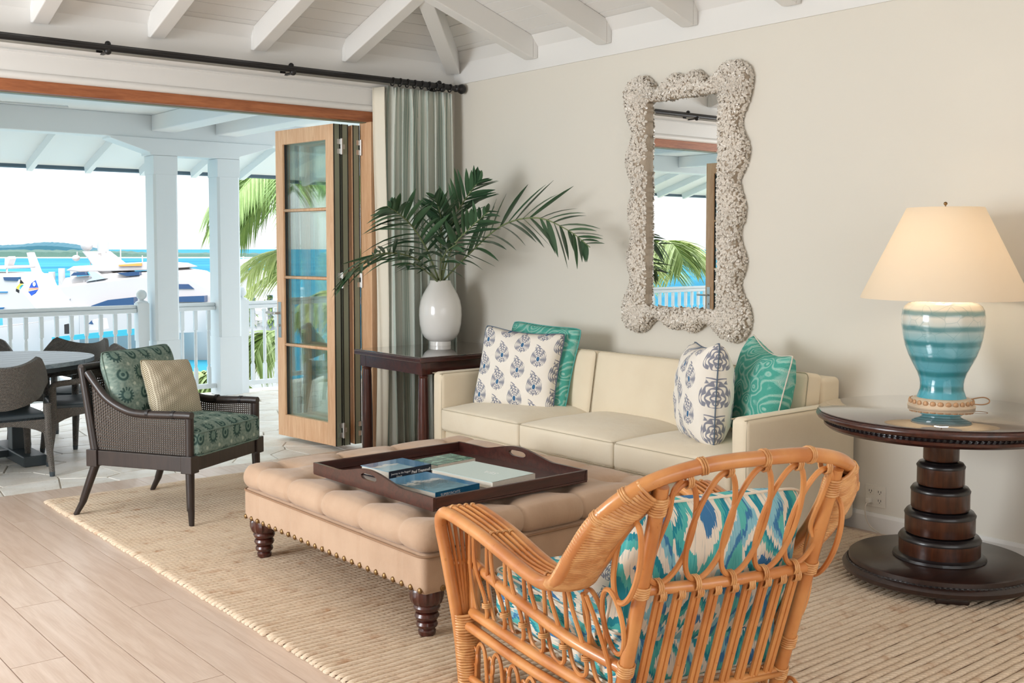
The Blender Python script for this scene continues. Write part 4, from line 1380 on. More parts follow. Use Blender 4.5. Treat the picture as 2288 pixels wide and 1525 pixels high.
def chip(p, nn, size, m):
    t1 = nn.orthogonal().normalized(); t1 = Matrix.Rotation(rr.random() * 2 * PI, 3, nn) @ t1
    t2 = nn.cross(t1)
    tilt = rr.uniform(.25, .75)
    L, W = size * rr.uniform(.85, 1.25), size * rr.uniform(.6, .85)
    up_ = nn * .004
    c = p + up_
    pts = []
    for k in range(7):
        a_ = 2 * PI * k / 7
        u = math.cos(a_) * L / 2; v = math.sin(a_) * W / 2
        pts.append(c + t1 * u + t2 * v + nn * (u * tilt + .0015 * math.cos(2 * a_)))
    ctr = c + nn * .0028
    low = [q - nn * .003 for q in pts]
    vs = [ctr] + pts + low
    fs = [(0, 1 + k, 1 + (k + 1) % 7) for k in range(7)] + [(1 + k, 8 + k, 8 + (k + 1) % 7, 1 + (k + 1) % 7) for k in range(7)]
    m.add(vs, fs)
big = []; rest = MB()
count = 0
for i in range(NP):
    wdt = (outl[i] - inner[i]).length; seg = (outl[(i + 1) % NP] - outl[i]).length
    nch = (wdt + .07) * seg / (.0125 * .0105)
    nch = int(nch) + (1 if rr.random() < nch % 1 else 0)
    for _ in range(nch):
        t = rr.random() ** .9; fi = i + rr.random()
        i0 = int(fi) % NP; fr_ = fi - int(fi)
        if rr.random() < .16:
            # the outer flank towards the wall
            b_ = outl[i0].lerp(outl[(i0 + 1) % NP], fr_)
            tg = (outl[(i0 + 1) % NP] - outl[i0]).normalized(); on = Vector((0, tg.y, -tg.x))
            if on.y * b_.x + on.z * b_.y < 0: on = -on
            p = Vector((-rr.uniform(.008, .04), b_.x, b_.y)); nn = (on + Vector((-.25, 0, 0))).normalized()
        else:
            p = frame_pt(i0, t).lerp(frame_pt(i0 + 1, t), fr_)
            e_ = .06
            pa = frame_pt(i0, max(0, t - e_)); pb = frame_pt(i0, min(1, t + e_)); pc = frame_pt(i0 + 1, t)
            nn = (pb - pa).cross(pc - frame_pt(i0, t))
            if nn.length < 1e-9: continue
            nn.normalize()
            if nn.x > 0: nn = -nn
        nn = (nn + Vector((rr.uniform(-.25, .25), rr.uniform(-.25, .25), rr.uniform(-.25, .25)))).normalized()
        sz = .021 * rr.uniform(.8, 1.15)
        if len(big) < 300 and rr.random() < .06:
            q = MB(); chip(p, nn, sz * 1.15, q); big.append(q)
        else: chip(p, nn, sz, rest)
for q in big: q.build('shell_piece', 'shell', mi)
stuff(rest.build('shell_mosaic', 'shell', mi))

# ------------------------------------------------------------------ round pedestal table
TX, TY = 4.665, 2.565
pt = thing('pedestal_table', 'round dark wood pedestal table with stepped column beside the sofa', 'table', (TX, TY, 0))
TTZ = .80
m = MB(); m.lathe([(.50, TTZ - .044), (.535, TTZ - .043), (.553, TTZ - .036), (.558, TTZ - .024), (.554, TTZ - .012), (.545, TTZ - .007), (.0, TTZ - .007)], n=96, cap=False); m.build('top', 'table_wood', pt, smooth=50)
m = MB(); m.lathe([(.0, TTZ - .0068), (.546, TTZ - .0068), (.549, TTZ - .003), (.546, TTZ), (.0, TTZ)], n=96, cap=False); m.build('glass', 'glass_top', pt, smooth=50)
m = MB(); m.lathe([(.0, TTZ - .085), (.505, TTZ - .085), (.522, TTZ - .072), (.524, TTZ - .060), (.500, TTZ - .056)], n=96, cap=False); m.build('apron', 'table_wood', pt, smooth=40)
def bead_ring(r, z, h, n, name, parent, amp=.003):
    m = MB()
    vs = []; fs = []
    N = n * 4
    for (k_, zz) in ((0, z - h / 2), (1, z), (0, z + h / 2)):
        for i in range(N):
            a_ = 2 * PI * i / N
            rr_ = r + (.004 + amp * (1 if (i % 4) in (1, 2) else -1)) * k_
            vs.append((rr_ * math.cos(a_), rr_ * math.sin(a_), zz))
    for j in range(2):
        for i in range(N): fs.append((j * N + i, j * N + (i + 1) % N, (j + 1) * N + (i + 1) % N, (j + 1) * N + i))
    m.add(vs, fs); return m.build(name, 'ebony', parent)
bead_ring(.512, TTZ - .05, .016, 130, 'carved_bead', pt)
tiers = [(.0785, .682, .575), (.104, .566, .463), (.1285, .454, .352), (.1535, .343, .240), (.178, .231, .138)]
m = MB(); m.lathe([(.06, .715), (.062, .70), (.05, .695), (.06, .68)], n=32); m.build('neck', 'ebony', pt, smooth=40)
for (r, zt, zb_) in tiers:
    m = MB(); m.lathe([(r - .004, zb_), (r, zb_ + .006), (r, zt - .022), (r - .002, zt - .020)], n=48, cap=False)
    tr_ = m.build('tier', 'tier_wood', pt, smooth=40)
    m = MB(); m.lathe([(r + .001, zt - .024), (r + .003, zt - .016), (r - .008, zt), (r - .035, zt + .004), (.03, zt + .004)], n=72, cap=False, flute=36, famp=.004)
    m.build('carved_edge', 'ebony', tr_, smooth=50)
m = MB(); m.lathe([(.19, .146), (.203, .138), (.205, .126), (.195, .12)], n=72, cap=True, flute=40, famp=.006); m.build('collar', 'ebony', pt, smooth=40)
m = MB(); m.lathe([(.36, .046), (.408, .048), (.425, .058), (.428, .076), (.418, .090), (.402, .096), (.400, .118), (.392, .124), (.0, .124)], n=96, cap=False); m.lathe([(.0, .046), (.36, .046)], n=96, cap=False)
m.build('plinth', 'base_wood', pt, smooth=40)
bead_ring(.405, .094, .012, 110, 'carved_bead', pt)
for k in range(4):
    a_ = math.radians(38 + 90 * k)
    m = MB(); m.rbox((0, 0, .030), (.07, .045, .0165), .012, (4, 4, 2)); o = m.build('foot', 'base_wood', pt, smooth=True); o.location = (.325 * math.cos(a_), .325 * math.sin(a_), 0); o.rotation_euler = (0, 0, a_ + PI / 2)

# ------------------------------------------------------------------ lamp
LX, LY = 4.80, 2.645
la = thing('table_lamp', 'turquoise banded ceramic lamp with white cone shade on the round table', 'lamp', (LX, LY, TTZ))
m = MB(); m.lathe([(.150, 0), (.152, .006), (.147, .016), (.140, .022), (.138, .034), (.128, .042), (.118, .046), (.0, .046)], n=64, cap=True); m.build('base', 'gilt_cream', la, smooth=40)
pm = MB(); pm.sphere((0, 0, 0), .0135, 8, 6, (.5, 1, 1.0)); pmm = None
for k in range(26):
    a_ = 2 * PI * k / 26
    if pmm is None:
        o = pm.build('carved_leaf', 'gilt_dark', la, smooth=True); pmm = o.data
    else: o = inst(pmm, 'carved_leaf', la)
    o.location = (.141 * math.cos(a_), .141 * math.sin(a_), .026); o.rotation_euler = (0, 0, a_)
m = MB(); m.lathe([(.112, .046), (.106, .06), (.098, .085), (.097, .11), (.101, .135), (.112, .165), (.133, .205), (.152, .245), (.168, .290), (.178, .335), (.185, .385), (.186, .43), (.182, .458), (.170, .478), (.150, .492), (.10, .502), (.04, .506), (.0, .506)], n=64, cap=False)
m.build('body', 'turquoise_glaze', la, smooth=True)
m = MB(); m.lathe([(.03, .505), (.03, .515), (.012, .52), (.012, .62)], n=20); m.lathe([(.018, .62), (.02, .66)], n=16); m.build('socket', 'brass', la, smooth=40)
SHB, SHT = .512, .936
m = MB()
sh = [(.374, SHB), (.3735, SHB + .006), (.172, SHT), (.170, SHT), (.3715, SHB + .006), (.372, SHB)]
m.lathe(sh[:3] + [(.1705, SHT + .001), (.1685, SHT - .002), (.371, SHB + .004), (.374, SHB)], n=96, cap=False); m.build('shade', 'lamp_shade', la, smooth=50)
m = MB()
for k in range(3):
    a_ = 2 * PI * k / 3 + .4
    m.tube([(0, 0, SHT - .02), (.169 * math.cos(a_), .169 * math.sin(a_), SHT - .004)], .002, 6)
m.tube([(0, 0, .66), (0, 0, SHT + .015)], .003, 6); m.sphere((0, 0, SHT + .02), .009, 10, 6)
m.build('harp', 'brass', la, smooth=True)
g = G('bulb_glow'); g.set(rgb(255, 230, 190), 0.5); g.b.inputs['Emission Color'].default_value = (1.0, .88, .68, 1); g.b.inputs['Emission Strength'].default_value = 5.0
m = MB(); m.sphere((0, 0, .675), .03, 16, 10, (1, 1, 1.25)); m.build('bulb', 'bulb_glow', la, smooth=True)
bl = bpy.data.lights.new('lamp_light', 'POINT'); bl.energy = 4.2; bl.color = (1.0, .91, .77); bl.shadow_soft_size = .05
blo = bpy.data.objects.new('lamp_light', bl); COL.objects.link(blo); blo.location = (LX, LY, TTZ + .66)
cpts = crv([(.138, -.045, .018), (.160, -.085, .034), (.178, -.118, .040), (.186, -.138, .030), (.176, -.140, .016), (.155, -.120, .008), (.125, -.085, .010)], 6)
MB().tube(cpts, .003, 6).build('cord', 'gilt_dark', la, smooth=True)
# flex from the outlet along the floor to the table
fx = thing('lamp_flex', 'thin pale plug lead hanging from the outlet to behind the table', 'cable', (0, 0, 0))
pts = [(XW - .03, 3.29, .17), (XW - .06, 3.29, .13), (XW - .055, 3.27, .05), (XW - .08, 3.18, .018), (XW - .10, 3.05, .0165), (XW - .12, 2.92, .03), (XW - .14, 2.80, .06)]
MB().tube(crv(pts, 6), .003, 6).build('cable', 'pipe_cream', fx, smooth=True)
MB().rbox((XW - .025, 3.29, .172), (.016, .013, .013), .004, (2, 2, 2)).build('plug', 'outlet_plastic', fx, smooth=True)
# ------------------------------------------------------------------ dark cane armchair
CA = math.radians(31)
ca = thing('cane_armchair', 'dark wood armchair with cane sides and green printed cushions', 'chair', (2.375, 5.665, 0), CA)
# local: x across (0 = viewer-near side .. W), y from front (0) to back (D)
W, D = .71, .70
F0, F1 = .315, .40
z0 = RT
def cleg(name, pts, rs): return MB().tube(pts, rs, 12).build(name, 'espresso', ca, smooth=40)
for x_ in (.03, W - .03):
    sx = -1 if x_ < .2 else 1
    cleg('leg', [(x_ - sx * 0, .03, F0), (x_ + sx * .004, .026, .12), (x_ + sx * .004, .026, .10), (x_ + sx * .005, .022, .096), (x_ + sx * .008, .018, z0)], [.025, .0215, .0215, .019, .0145])
    cleg('leg', [(x_, D - .03, F0), (x_ + sx * .01, D + .055, .10), (x_ + sx * .01, D + .06, .088), (x_ + sx * .015, D + .105, z0)], [.025, .021, .0185, .0145])
for (x_, y_) in ((.03, .03), (W - .03, .03), (.03, D - .03), (W - .03, D - .03)):
    MB().box(x_ - .036, x_ + .036, y_ - .036, y_ + .036, F0 - .008, F1 + .004).build('corner_block', 'espresso', ca, bevel=.004)
for (a_, b_) in (((.03, 0.006), (W - .03, .046)), ((.03, D - .046), (W - .03, D - .006)), ((.006, .03), (.046, D - .03)), ((W - .046, .03), (W - .006, D - .03))):
    MB().box(a_[0], b_[0], a_[1], b_[1], F0, F1).build('seat_rail', 'espresso', ca, bevel=.004)
BT = .865; BL = .085                      # back top height, backward lean
AH = .625
def cap(p): return p
for x_ in (.03, W - .03):
    MB().tube([(x_, .03, F1), (x_, .028, AH - .015)], .0235, 12).build('arm_post', 'espresso', ca, smooth=40)
    MB().tube([(x_, D - .03, F1), (x_, D - .03 + BL, BT)], [.0265, .022], 12).build('back_post', 'espresso', ca, smooth=40)
    path = crv([(x_, .012, AH), (x_, .08, AH), (x_, .34, AH - .005), (x_, .46, AH + .012), (x_, .58, AH + .07), (x_, .66, AH + .15), (x_, .715, AH + .215)], 6)
    MB().tube(path, .0225, 12).build('arm_rail', 'espresso', ca, smooth=40)
    w_ = MB()
    for (ya, yb) in ((.12, .14), (.29, .31)): w_.tube([(x_, ya, AH), (x_, yb, AH)], .0245, 12)
    w_.build('arm_ring', 'ebony', ca, smooth=40)
    # side cane panel following the arm
    xi = x_
    def side(u, v):
        y = .045 + u * (D - .085)
        # arm height at y
        if y < .34: top = AH - .012
        else:
            t = (y - .34) / .36; top = AH - .012 + .20 * t * t
        yy = y + BL * max(0, (y - .5) / .2) * v * .35
        return (xi, yy, F1 + .002 + (top - F1) * v)
    m = MB(); m.grid(side, 14, 10, (D - .085, .26), thick=.003); m.build('cane_panel', 'cane', ca)
MB().tube([(.022, D - .03 + BL, BT), (W - .022, D - .03 + BL, BT)], .021, 12).build('top_rail', 'espresso', ca, smooth=40)
m = MB(); m.grid(lambda u, v: (.04 + u * (W - .08), D - .03 + BL * v, F1 + (BT - .015 - F1) * v), 10, 10, (W - .08, BT - F1), thick=.003); m.build('cane_panel', 'cane', ca)
MB().box(.045, W - .045, .045, D - .045, F0 + .03, F1 - .012).build('seat_deck', 'espresso', ca)
def sc_f(p, nn):
    w = max(0, 1 - (p.x / .30) ** 4) * max(0, 1 - (p.y / .32) ** 4)
    return Vector((p.x, p.y, p.z + (.03 * w if p.z > 0 else 0)))
m = MB(); m.rbox((W / 2, .315, F1 + .065), (.318, .335, .078), .04, (10, 10, 4), sc_f); sc_ = m.build('seat_cushion', 'green_print', ca, smooth=True)
for zz in (F1 + .128, F1 + .002):
    m = MB(); m.tube([(W / 2 + p[0], .315 + p[1], zz) for p in rrect(.316, .333, .05, 5)], .0035, 5, closed=True); m.build('piping', 'pipe_green', sc_, smooth=True)
cinv = Matrix.Translation((2.375, 5.665, 0)) @ Matrix.Rotation(CA, 4, 'Z')
bcw = MB(); pm_, e_ = pillow_mb(.62, .46, .20, .05, uvs=(.6, .46))
BM = Matrix.Translation((W / 2 + .01, D - .105, F1 + .335)) @ Matrix.Rotation(math.radians(90 - 14), 4, 'X') 
pm_.xform(BM); bc = pm_.build('back_cushion', 'green_print', ca, smooth=True)
q = MB(); q.tube(e_, .004, 6, closed=True); q.xform(BM); q.build('piping', 'pipe_green', bc, smooth=True)
pillow('lumbar_pillow', 'small cream herringbone pillow leaning on the cane armchair cushion', 'pillow', cinv @ Vector((.40, .42, F1 + .315)), Matrix.Rotation(CA, 4, 'Z') @ Matrix.Rotation(math.radians(-6), 4, 'Z') @ Matrix.Rotation(math.radians(90 - 22), 4, 'X') @ Matrix.Rotation(math.radians(-5), 4, 'Z'), .40, .37, .13, 'herringbone', 'herring_edge', .06, pr=.003)

# ------------------------------------------------------------------ rattan armchair, seen from behind
RA = math.radians(-15.5)
RO = Vector((2.436, 1.983, 0))
ra = thing('rattan_armchair', 'honey rattan armchair with looped sides and blue ikat cushions, seen from behind', 'chair', RO, RA)
# local: x across (left of the picture negative), y forwards (towards the ottoman)
zr, ls = .60, .347                        # height of the back cross rail and the lean of the back posts
def bp(sx, z):                            # point on a back post
    k = (z - zr)
    return Vector((sx * (.29 + .012 * k), -ls * k, z))
def rod_(name, pts, r, mat='rattan', n=10, sub=8, parent=None, closed=False):
    return MB().tube(crv(pts, sub, closed) if sub else pts, r, n, closed).build(name, mat, parent or ra, smooth=40)
def binding(p, d, r, turns=4, wire=.0035, parent=None, name='binding'):
    """cane wound around a pole at p along d"""
    d = Vector(d).normalized(); a_ = d.orthogonal().normalized(); b_ = d.cross(a_)
    m = MB(); n = 10 * turns
    pts = [Vector(p) + d * ((i / n - .5) * turns * wire * 1.9) + (a_ * math.cos(2 * PI * i / 10) + b_ * math.sin(2 * PI * i / 10)) * (r + wire * .4) for i in range(n + 1)]
    m.tube(pts, wire, 5)
    return m.build(name, 'rattan_bind', parent or ra, smooth=True)
def loop(c, ax, ay, n=28, teardrop=0.0):
    """oval loop in the plane of ax, ay (half-axis vectors)"""
    out = []
    for i in range(n):
        t = 2 * PI * i / n
        s_ = math.sin(t); k = 1 - teardrop * s_
        out.append(Vector(c) + Vector(ax) * math.cos(t) * k + Vector(ay) * s_)
    return out
HT = .945
for sx in (-1, 1):
    rod_('back_post', [bp(sx, .0135 + .0), bp(sx, .25), bp(sx, zr), bp(sx, HT - .03)], .0215, sub=4)
# hoop: left arm, over the back, right arm — one long pole
def side_path(sx):
    return [Vector((sx * .455, .93, .0135)), Vector((sx * .475, .93, .22)), Vector((sx * .512, .945, .46)), Vector((sx * .533, .950, .58)), Vector((sx * .537, .925, .628)), Vector((sx * .53, .86, .640)), Vector((sx * .50, .66, .615)), Vector((sx * .462, .44, .566)), Vector((sx * .448, .30, .556)), Vector((sx * .455, .19, .60)), Vector((sx * .458, .09, .70)), Vector((sx * .432, -.01, .82)), Vector((sx * .345, -.098, .918)), Vector((sx * .19, -.148, .968))]
hoop = side_path(-1) + [Vector((0, -.163, .978))] + side_path(1)[::-1]
rod_('hoop_rail', hoop, .0215, n=12, sub=6)
for sx in (-1, 1):
    # inner arm rail, parallel to the hoop, joined into it at the back
    inn = [Vector((sx * .415, .925, .628)), Vector((sx * .408, .87, .642)), Vector((sx * .385, .66, .612)), Vector((sx * .362, .46, .566)), Vector((sx * .352, .32, .556)), Vector((sx * .352, .20, .585)), Vector((sx * .352, .10, .67)), Vector((sx * .335, 0.0, .79)), Vector((sx * .30, -.07, .87))]
    rod_('inner_arm_rail', inn, .019, sub=6)
    # front of the arm: short cap and front post
    rod_('arm_cap', [Vector((sx * .533, .945, .62)), Vector((sx * .48, .955, .634)), Vector((sx * .415, .925, .628))], .017, sub=5)
    rod_('front_post', [Vector((sx * .42, .915, .0135)), Vector((sx * .42, .915, .35)), Vector((sx * .418, .915, .625))], .0205, sub=3)
    # four slim arm slats with ties
    for k in range(4):
        f_ = (k + 1) / 5
        pts = []
        for (yy, zz) in ((.945, .638), (.87, .656), (.66, .628), (.46, .581), (.33, .571), (.25, .580)):
            # position between inner and outer rail at this station
            xo = .442 + (.53 - .442) * max(0, min(1, (yy - .30) / .56)); xi_ = .352 + (.408 - .352) * max(0, min(1, (yy - .32) / .55))
            pts.append(Vector((sx * (xi_ + (xo - xi_) * f_), yy, zz)))
        sl = rod_('arm_slat', pts, .0068, n=7, sub=5)
        for ti in (.16, .46, .86):
            q = crv(pts, 8); i = int(ti * (len(q) - 2)); binding(q[i], q[i + 1] - q[i], .0075, 2, .003, sl, 'tie')
    for yy, zz in ((.83, .644), (.53, .590), (.29, .566)):
        xo = .442 + (.53 - .442) * max(0, min(1, (yy - .30) / .56)); xi_ = .352 + (.408 - .352) * max(0, min(1, (yy - .32) / .55))
        rod_('arm_cross_stick', [Vector((sx * xi_, yy, zz)), Vector((sx * xo, yy, zz))], .006, n=6, sub=0)
    # fan of slim canes on the front leg, between leg and front post
    for k in range(4):
        f_ = (k + .6) / 4.4
        rod_('leg_fan_cane', [Vector((sx * (.425 + .105 * f_), .948, .618)), Vector((sx * (.428 + .062 * f_), .940, .44)), Vector((sx * (.432 + .03 * f_), .93, .26))], .0068, n=6, sub=4)
    m = MB(); m.tube([Vector((sx * .425, .943, .445)), Vector((sx * .508, .951, .447))], .012, 8); m.build('fan_band', 'rattan_bind', ra, smooth=True)
    # wound lower leg
    lw = MB()
    for i in range(26):
        z_ = .03 + i * .0095
        t = z_ / .27
        xm = .437 + .008 * t; hw_ = .036 + .012 * t
        lw.tube([Vector((sx * xm, .922, z_)) + Vector((hw_ * math.cos(a_), .027 * math.sin(a_), 0.0015 * math.sin(3 * a_ + i))) for a_ in [2 * PI * k / 14 for k in range(14)]], .0053, 5, closed=True)
    lw.build('leg_winding', 'rattan_bind', ra, smooth=True)
    # rails along the side
    mid = [bp(sx, .345) + Vector((sx * .006, 0, 0)), Vector((sx * .362, .30, .375)), Vector((sx * .412, .62, .42)), Vector((sx * .432, .91, .455))]
    rod_('side_rail', mid, .0185, sub=6)
    rod_('seat_rail', [bp(sx, .235) + Vector((sx * .012, 0, 0)), Vector((sx * .375, .50, .255)), Vector((sx * .432, .905, .275))], .0195, sub=6)
    rod_('seat_rail', [bp(sx, .195) + Vector((sx * .026, .01, 0)), Vector((sx * .395, .50, .212)), Vector((sx * .450, .895, .232))], .017, sub=6)
    # side loops hanging through the side rail: seven ovals
    NLp = 7
    for k in range(NLp):
        f_ = (k + .5) / NLp
        yb = .12 + .78 * f_
        xb = .305 + .125 * f_
        zt = .615 - .0 if yb > .8 else None
        # arm height above this station
        arm_z = .558 + max(0, (yb - .36)) * .13 if yb > .28 else .56
        arm_z = min(arm_z, .622)
        zbot = .262 + .012 * f_
        xt = .375 + .085 * max(0, min(1, (yb - .25) / .6))
        wl = .059
        # one long U: up-going ends lean together at the arm
        pts = [Vector((sx * xt, yb + .012, arm_z - .012)), Vector((sx * (xb + .035), yb + .024, .47)), Vector((sx * (xb + .012), yb + wl * .92, .36)), Vector((sx * xb, yb + wl * .75, .285)), Vector((sx * xb, yb, zbot)), Vector((sx * xb, yb - wl * .75, .285)), Vector((sx * (xb + .012), yb - wl * .92, .36)), Vector((sx * (xb + .035), yb - .024, .47)), Vector((sx * xt, yb - .012, arm_z - .012))]
        lp = rod_('side_loop', pts, .0072, n=7, sub=5)
        if k: binding(Vector((sx * (xb + .006), yb - wl * .93, .335)), (0, 0, 1), .013, 3, .003, lp, 'tie')
    # two tall ovals near the back, on the rising hoop
    for (yc, zc, hy_, hz_) in ((.205, .455, .052, .098), (.095, .485, .05, .10)):
        lp = rod_('side_oval', loop((sx * .325, yc, zc), (sx * .004, hy_, 0), (sx * .022, -.012, hz_), 24), .0075, n=7, sub=2, closed=True)
    lp = rod_('side_oval', loop((sx * .338, -.005, .685), (sx * .002, .055, .02), (sx * .004, -.055, .125), 28), .0085, n=7, sub=2, closed=True)
    # scrolled loops under the seat rails
    for k in range(7):
        yb = .16 + k * .112
        xb = .345 + .09 * (yb / .9)
        lp = rod_('lower_scroll', [Vector((sx * xb, yb - .05, .03)), Vector((sx * xb, yb - .045, .10)), Vector((sx * xb, yb - .03, .165)), Vector((sx * xb, yb, .185)), Vector((sx * xb, yb + .03, .165)), Vector((sx * xb, yb + .045, .10)), Vector((sx * xb, yb + .05, .03))], .0070, n=7, sub=5)
        rod_('lower_curl', loop((sx * xb, yb + .056, .125), (0, .022, 0), (0, 0, .03), 16), .006, n=6, sub=2, parent=lp, closed=True)
    rod_('floor_rail', [bp(sx, .045), Vector((sx * .40, .5, .045)), Vector((sx * .44, .90, .045))], .0135, sub=4)
    # flat woven wrap where the arm rails climb into the hoop
    ow = [Vector((sx * .453, .235, .572)), Vector((sx * .455, .19, .60)), Vector((sx * .458, .09, .70)), Vector((sx * .432, -.01, .82)), Vector((sx * .345, -.098, .916))]
    iw = [Vector((sx * .352, .20, .58)), Vector((sx * .358, .15, .62)), Vector((sx * .368, .06, .715)), Vector((sx * .365, -.025, .80)), Vector((sx * .312, -.095, .89))]
    oc, ic = crv(ow, 14), crv(iw, 14)
    wm = MB(); nC = len(oc)
    rr2 = random.Random(5)
    for i in range(nC):
        a_, b_ = oc[i], ic[i]
        c_ = (a_ + b_) / 2; d_ = (a_ - b_); L_ = d_.length / 2 + .019
        tg = (oc[min(i + 1, nC - 1)] - oc[max(i - 1, 0)]).normalized()
        dn = d_.normalized() if d_.length > 1e-5 else tg.orthogonal()
        pn = tg.cross(dn).normalized()
        ring = [c_ + dn * (L_ * math.cos(t_)) + pn * (.0235 * math.sin(t_)) + tg * rr2.uniform(-.0008, .0008) for t_ in [2 * PI * q_ / 16 for q_ in range(16)]]
        wm.tube(ring, .0062, 5, closed=True)
    wm.build('woven_wrap', 'rattan_bind', ra, smooth=True)
    for z_ in (HT - .085,): binding(bp(sx, z_), (0, -ls, 1), .0225, 7, .0042)
    for z_ in (.345, zr, .235): binding(bp(sx, z_), (0, -ls, 1), .0225, 5, .004)
    # knuckle rings on the hoop
for t in (.42, .465, .5, .535, .58, .395, .605):
    q = crv(hoop, 6); i = int(t * (len(q) - 1)); binding(q[i], q[i + 1] - q[i - 1], .0215, 3, .0036, name='knuckle')
# back cross rail, bowed
cross = [bp(-1, zr), Vector((-.15, -.018, zr)), Vector((0, -.024, zr)), Vector((.15, -.018, zr)), bp(1, zr)]
cr = rod_('back_rail', cross, .0175, sub=6)
low = [bp(-1, .235), Vector((0, -ls * (.235 - zr) - .02, .235)), bp(1, .235)]
rod_('rear_seat_rail', low, .018, sub=8)
NS = 9
for k in range(NS):
    f_ = (k + 1) / (NS + 1)
    xk = -.29 + .58 * f_
    bow = -.022 * (1 - (2 * f_ - 1) ** 2)
    top_ = Vector((xk, bow, zr - .01)); bot_ = Vector((xk * .99, -ls * (.235 - zr) + bow, .235))
    m = MB(); off = Vector((.0085, 0, 0))
    m.tube([top_ - off, bot_ - off], .0085, 8); m.tube([top_ + off, bot_ + off], .0085, 8)
    sl = m.build('back_slat', 'rattan', ra, smooth=40)
    binding(top_ + Vector((0, 0, -.006)), (1, 0, 0), .018, 4, .003, sl, 'tie')
# loops between the back rail and the hoop
def hoop_z(x): return .978 - .055 * (abs(x) / .29) ** 2.2
NLo = 5
for k in range(NLo):
    xc = -.232 + .116 * k
    ztop = hoop_z(xc * .95) - .028
    h = (ztop - zr - .018) / 2; zc_ = (ztop + zr + .018) / 2
    def P(t_):
        zz = zc_ + h * math.sin(t_)
        slant = .030 * (math.sin(t_))
        return Vector((xc + slant * .4 + .064 * math.cos(t_) * (1 - .10 * math.sin(t_)), -ls * (zz - zr) - .022 * (1 - (xc / .3) ** 2), zz))
    lp = rod_('back_loop', [P(2 * PI * i / 20) for i in range(20)], .0082, n=8, sub=2, closed=True)
    binding(P(-PI / 2) + Vector((0, 0, -.008)), (1, 0, 0), .02, 3, .0033, lp, 'tie')
    binding(P(PI / 2) + Vector((0, 0, .010)), (1, 0, .1), .023, 3, .0033, lp, 'tie')
for sx in (-1, 1):
    rod_('back_loop', [bp(sx, .70) - Vector((sx * .018, .0, 0)), Vector((sx * .262, -.04, .74)), Vector((sx * .258, -.09, .83)), Vector((sx * .262, -.118, .90)), Vector((sx * .245, -.135, .935))], .0075, n=7, sub=5)
rod_('front_rail', [Vector((-.42, .915, .265)), Vector((.42, .915, .265))], .019, sub=0)
m = MB()
for k in range(9): m.tube([Vector((-.27 - .1 * k / 8, .1 + .095 * k, .236)), Vector((.27 + .1 * k / 8, .1 + .095 * k, .236))], .008, 6)
m.build('seat_support', 'rattan', ra, smooth=True)
# cushions
def sf(p, nn):
    t = (p.y + .39) / .78
    k = .80 + .22 * t
    w = max(0, 1 - (p.x / .36) ** 4) * max(0, 1 - (p.y / .39) ** 4)
    return Vector((p.x * k, p.y, p.z + (.035 * w if p.z > 0 else 0)))
m = MB(); m.rbox((0, .515, .345), (.355, .385, .092), .045, (14, 14, 6), sf); sc_ = m.build('seat_cushion', 'ikat', ra, smooth=True)
for zz in (.425, .265):
    pp = rrect(.353, .383, .05, 6)
    m = MB(); m.tube([(p[0] * (.80 + .22 * (p[1] + .39) / .78), .515 + p[1], zz) for p in pp], .0045, 6, closed=True); m.build('piping', 'ikat', sc_, smooth=True)
pm_, e_ = pillow_mb(.63, .49, .24, .03, uvs=(.6, .5), n=28)
BM = Matrix.Translation((.02, .160, .585)) @ Matrix.Rotation(math.radians(90 + 17), 4, 'X')
pm_.xform(BM); bc = pm_.build('back_cushion', 'ikat', ra, smooth=True)
q = MB(); q.tube(e_, .005, 6, closed=True); q.xform(BM); q.build('piping', 'ikat', bc, smooth=True)
RM = Matrix.Translation(RO) @ Matrix.Rotation(RA, 4, 'Z')
pillow('paisley_pillow', 'white paisley pillow tucked on the rattan armchair seat, mostly hidden', 'pillow', RM @ Vector((-.06, .36, .575)), Matrix.Rotation(RA, 4, 'Z') @ Matrix.Rotation(math.radians(90 + 20), 4, 'X'), .40, .32, .14, 'paisley_white', 'pipe_blue', .08)
# ------------------------------------------------------------------ veranda
VZ = -.012
vf = struct(MB().box(-4.6, 7.4, YW + .06, 11.15, -.25, VZ - .012).build('veranda_floor', 'stone_joint'), 'veranda floor of irregular pale coral stone')
rr = random.Random(4)
def clip(poly, p, n):
    out = []
    for i in range(len(poly)):
        a_, b_ = poly[i], poly[(i + 1) % len(poly)]
        da, db = (a_ - p).dot(n), (b_ - p).dot(n)
        if da <= 0: out.append(a_)
        if (da < 0 < db) or (db < 0 < da): out.append(a_.lerp(b_, da / (da - db)))
    return out
sx0, sx1, sy0, sy1 = .9, 6.1, 7.195, 11.1
cells_ = []
nx_, ny_ = 15, 12
for i in range(nx_):
    for j in range(ny_):
        cells_.append(Vector((sx0 + (sx1 - sx0) * (i + .5 + rr.uniform(-.42, .42)) / nx_, sy0 + (sy1 - sy0) * (j + .5 + rr.uniform(-.42, .42)) / ny_)))
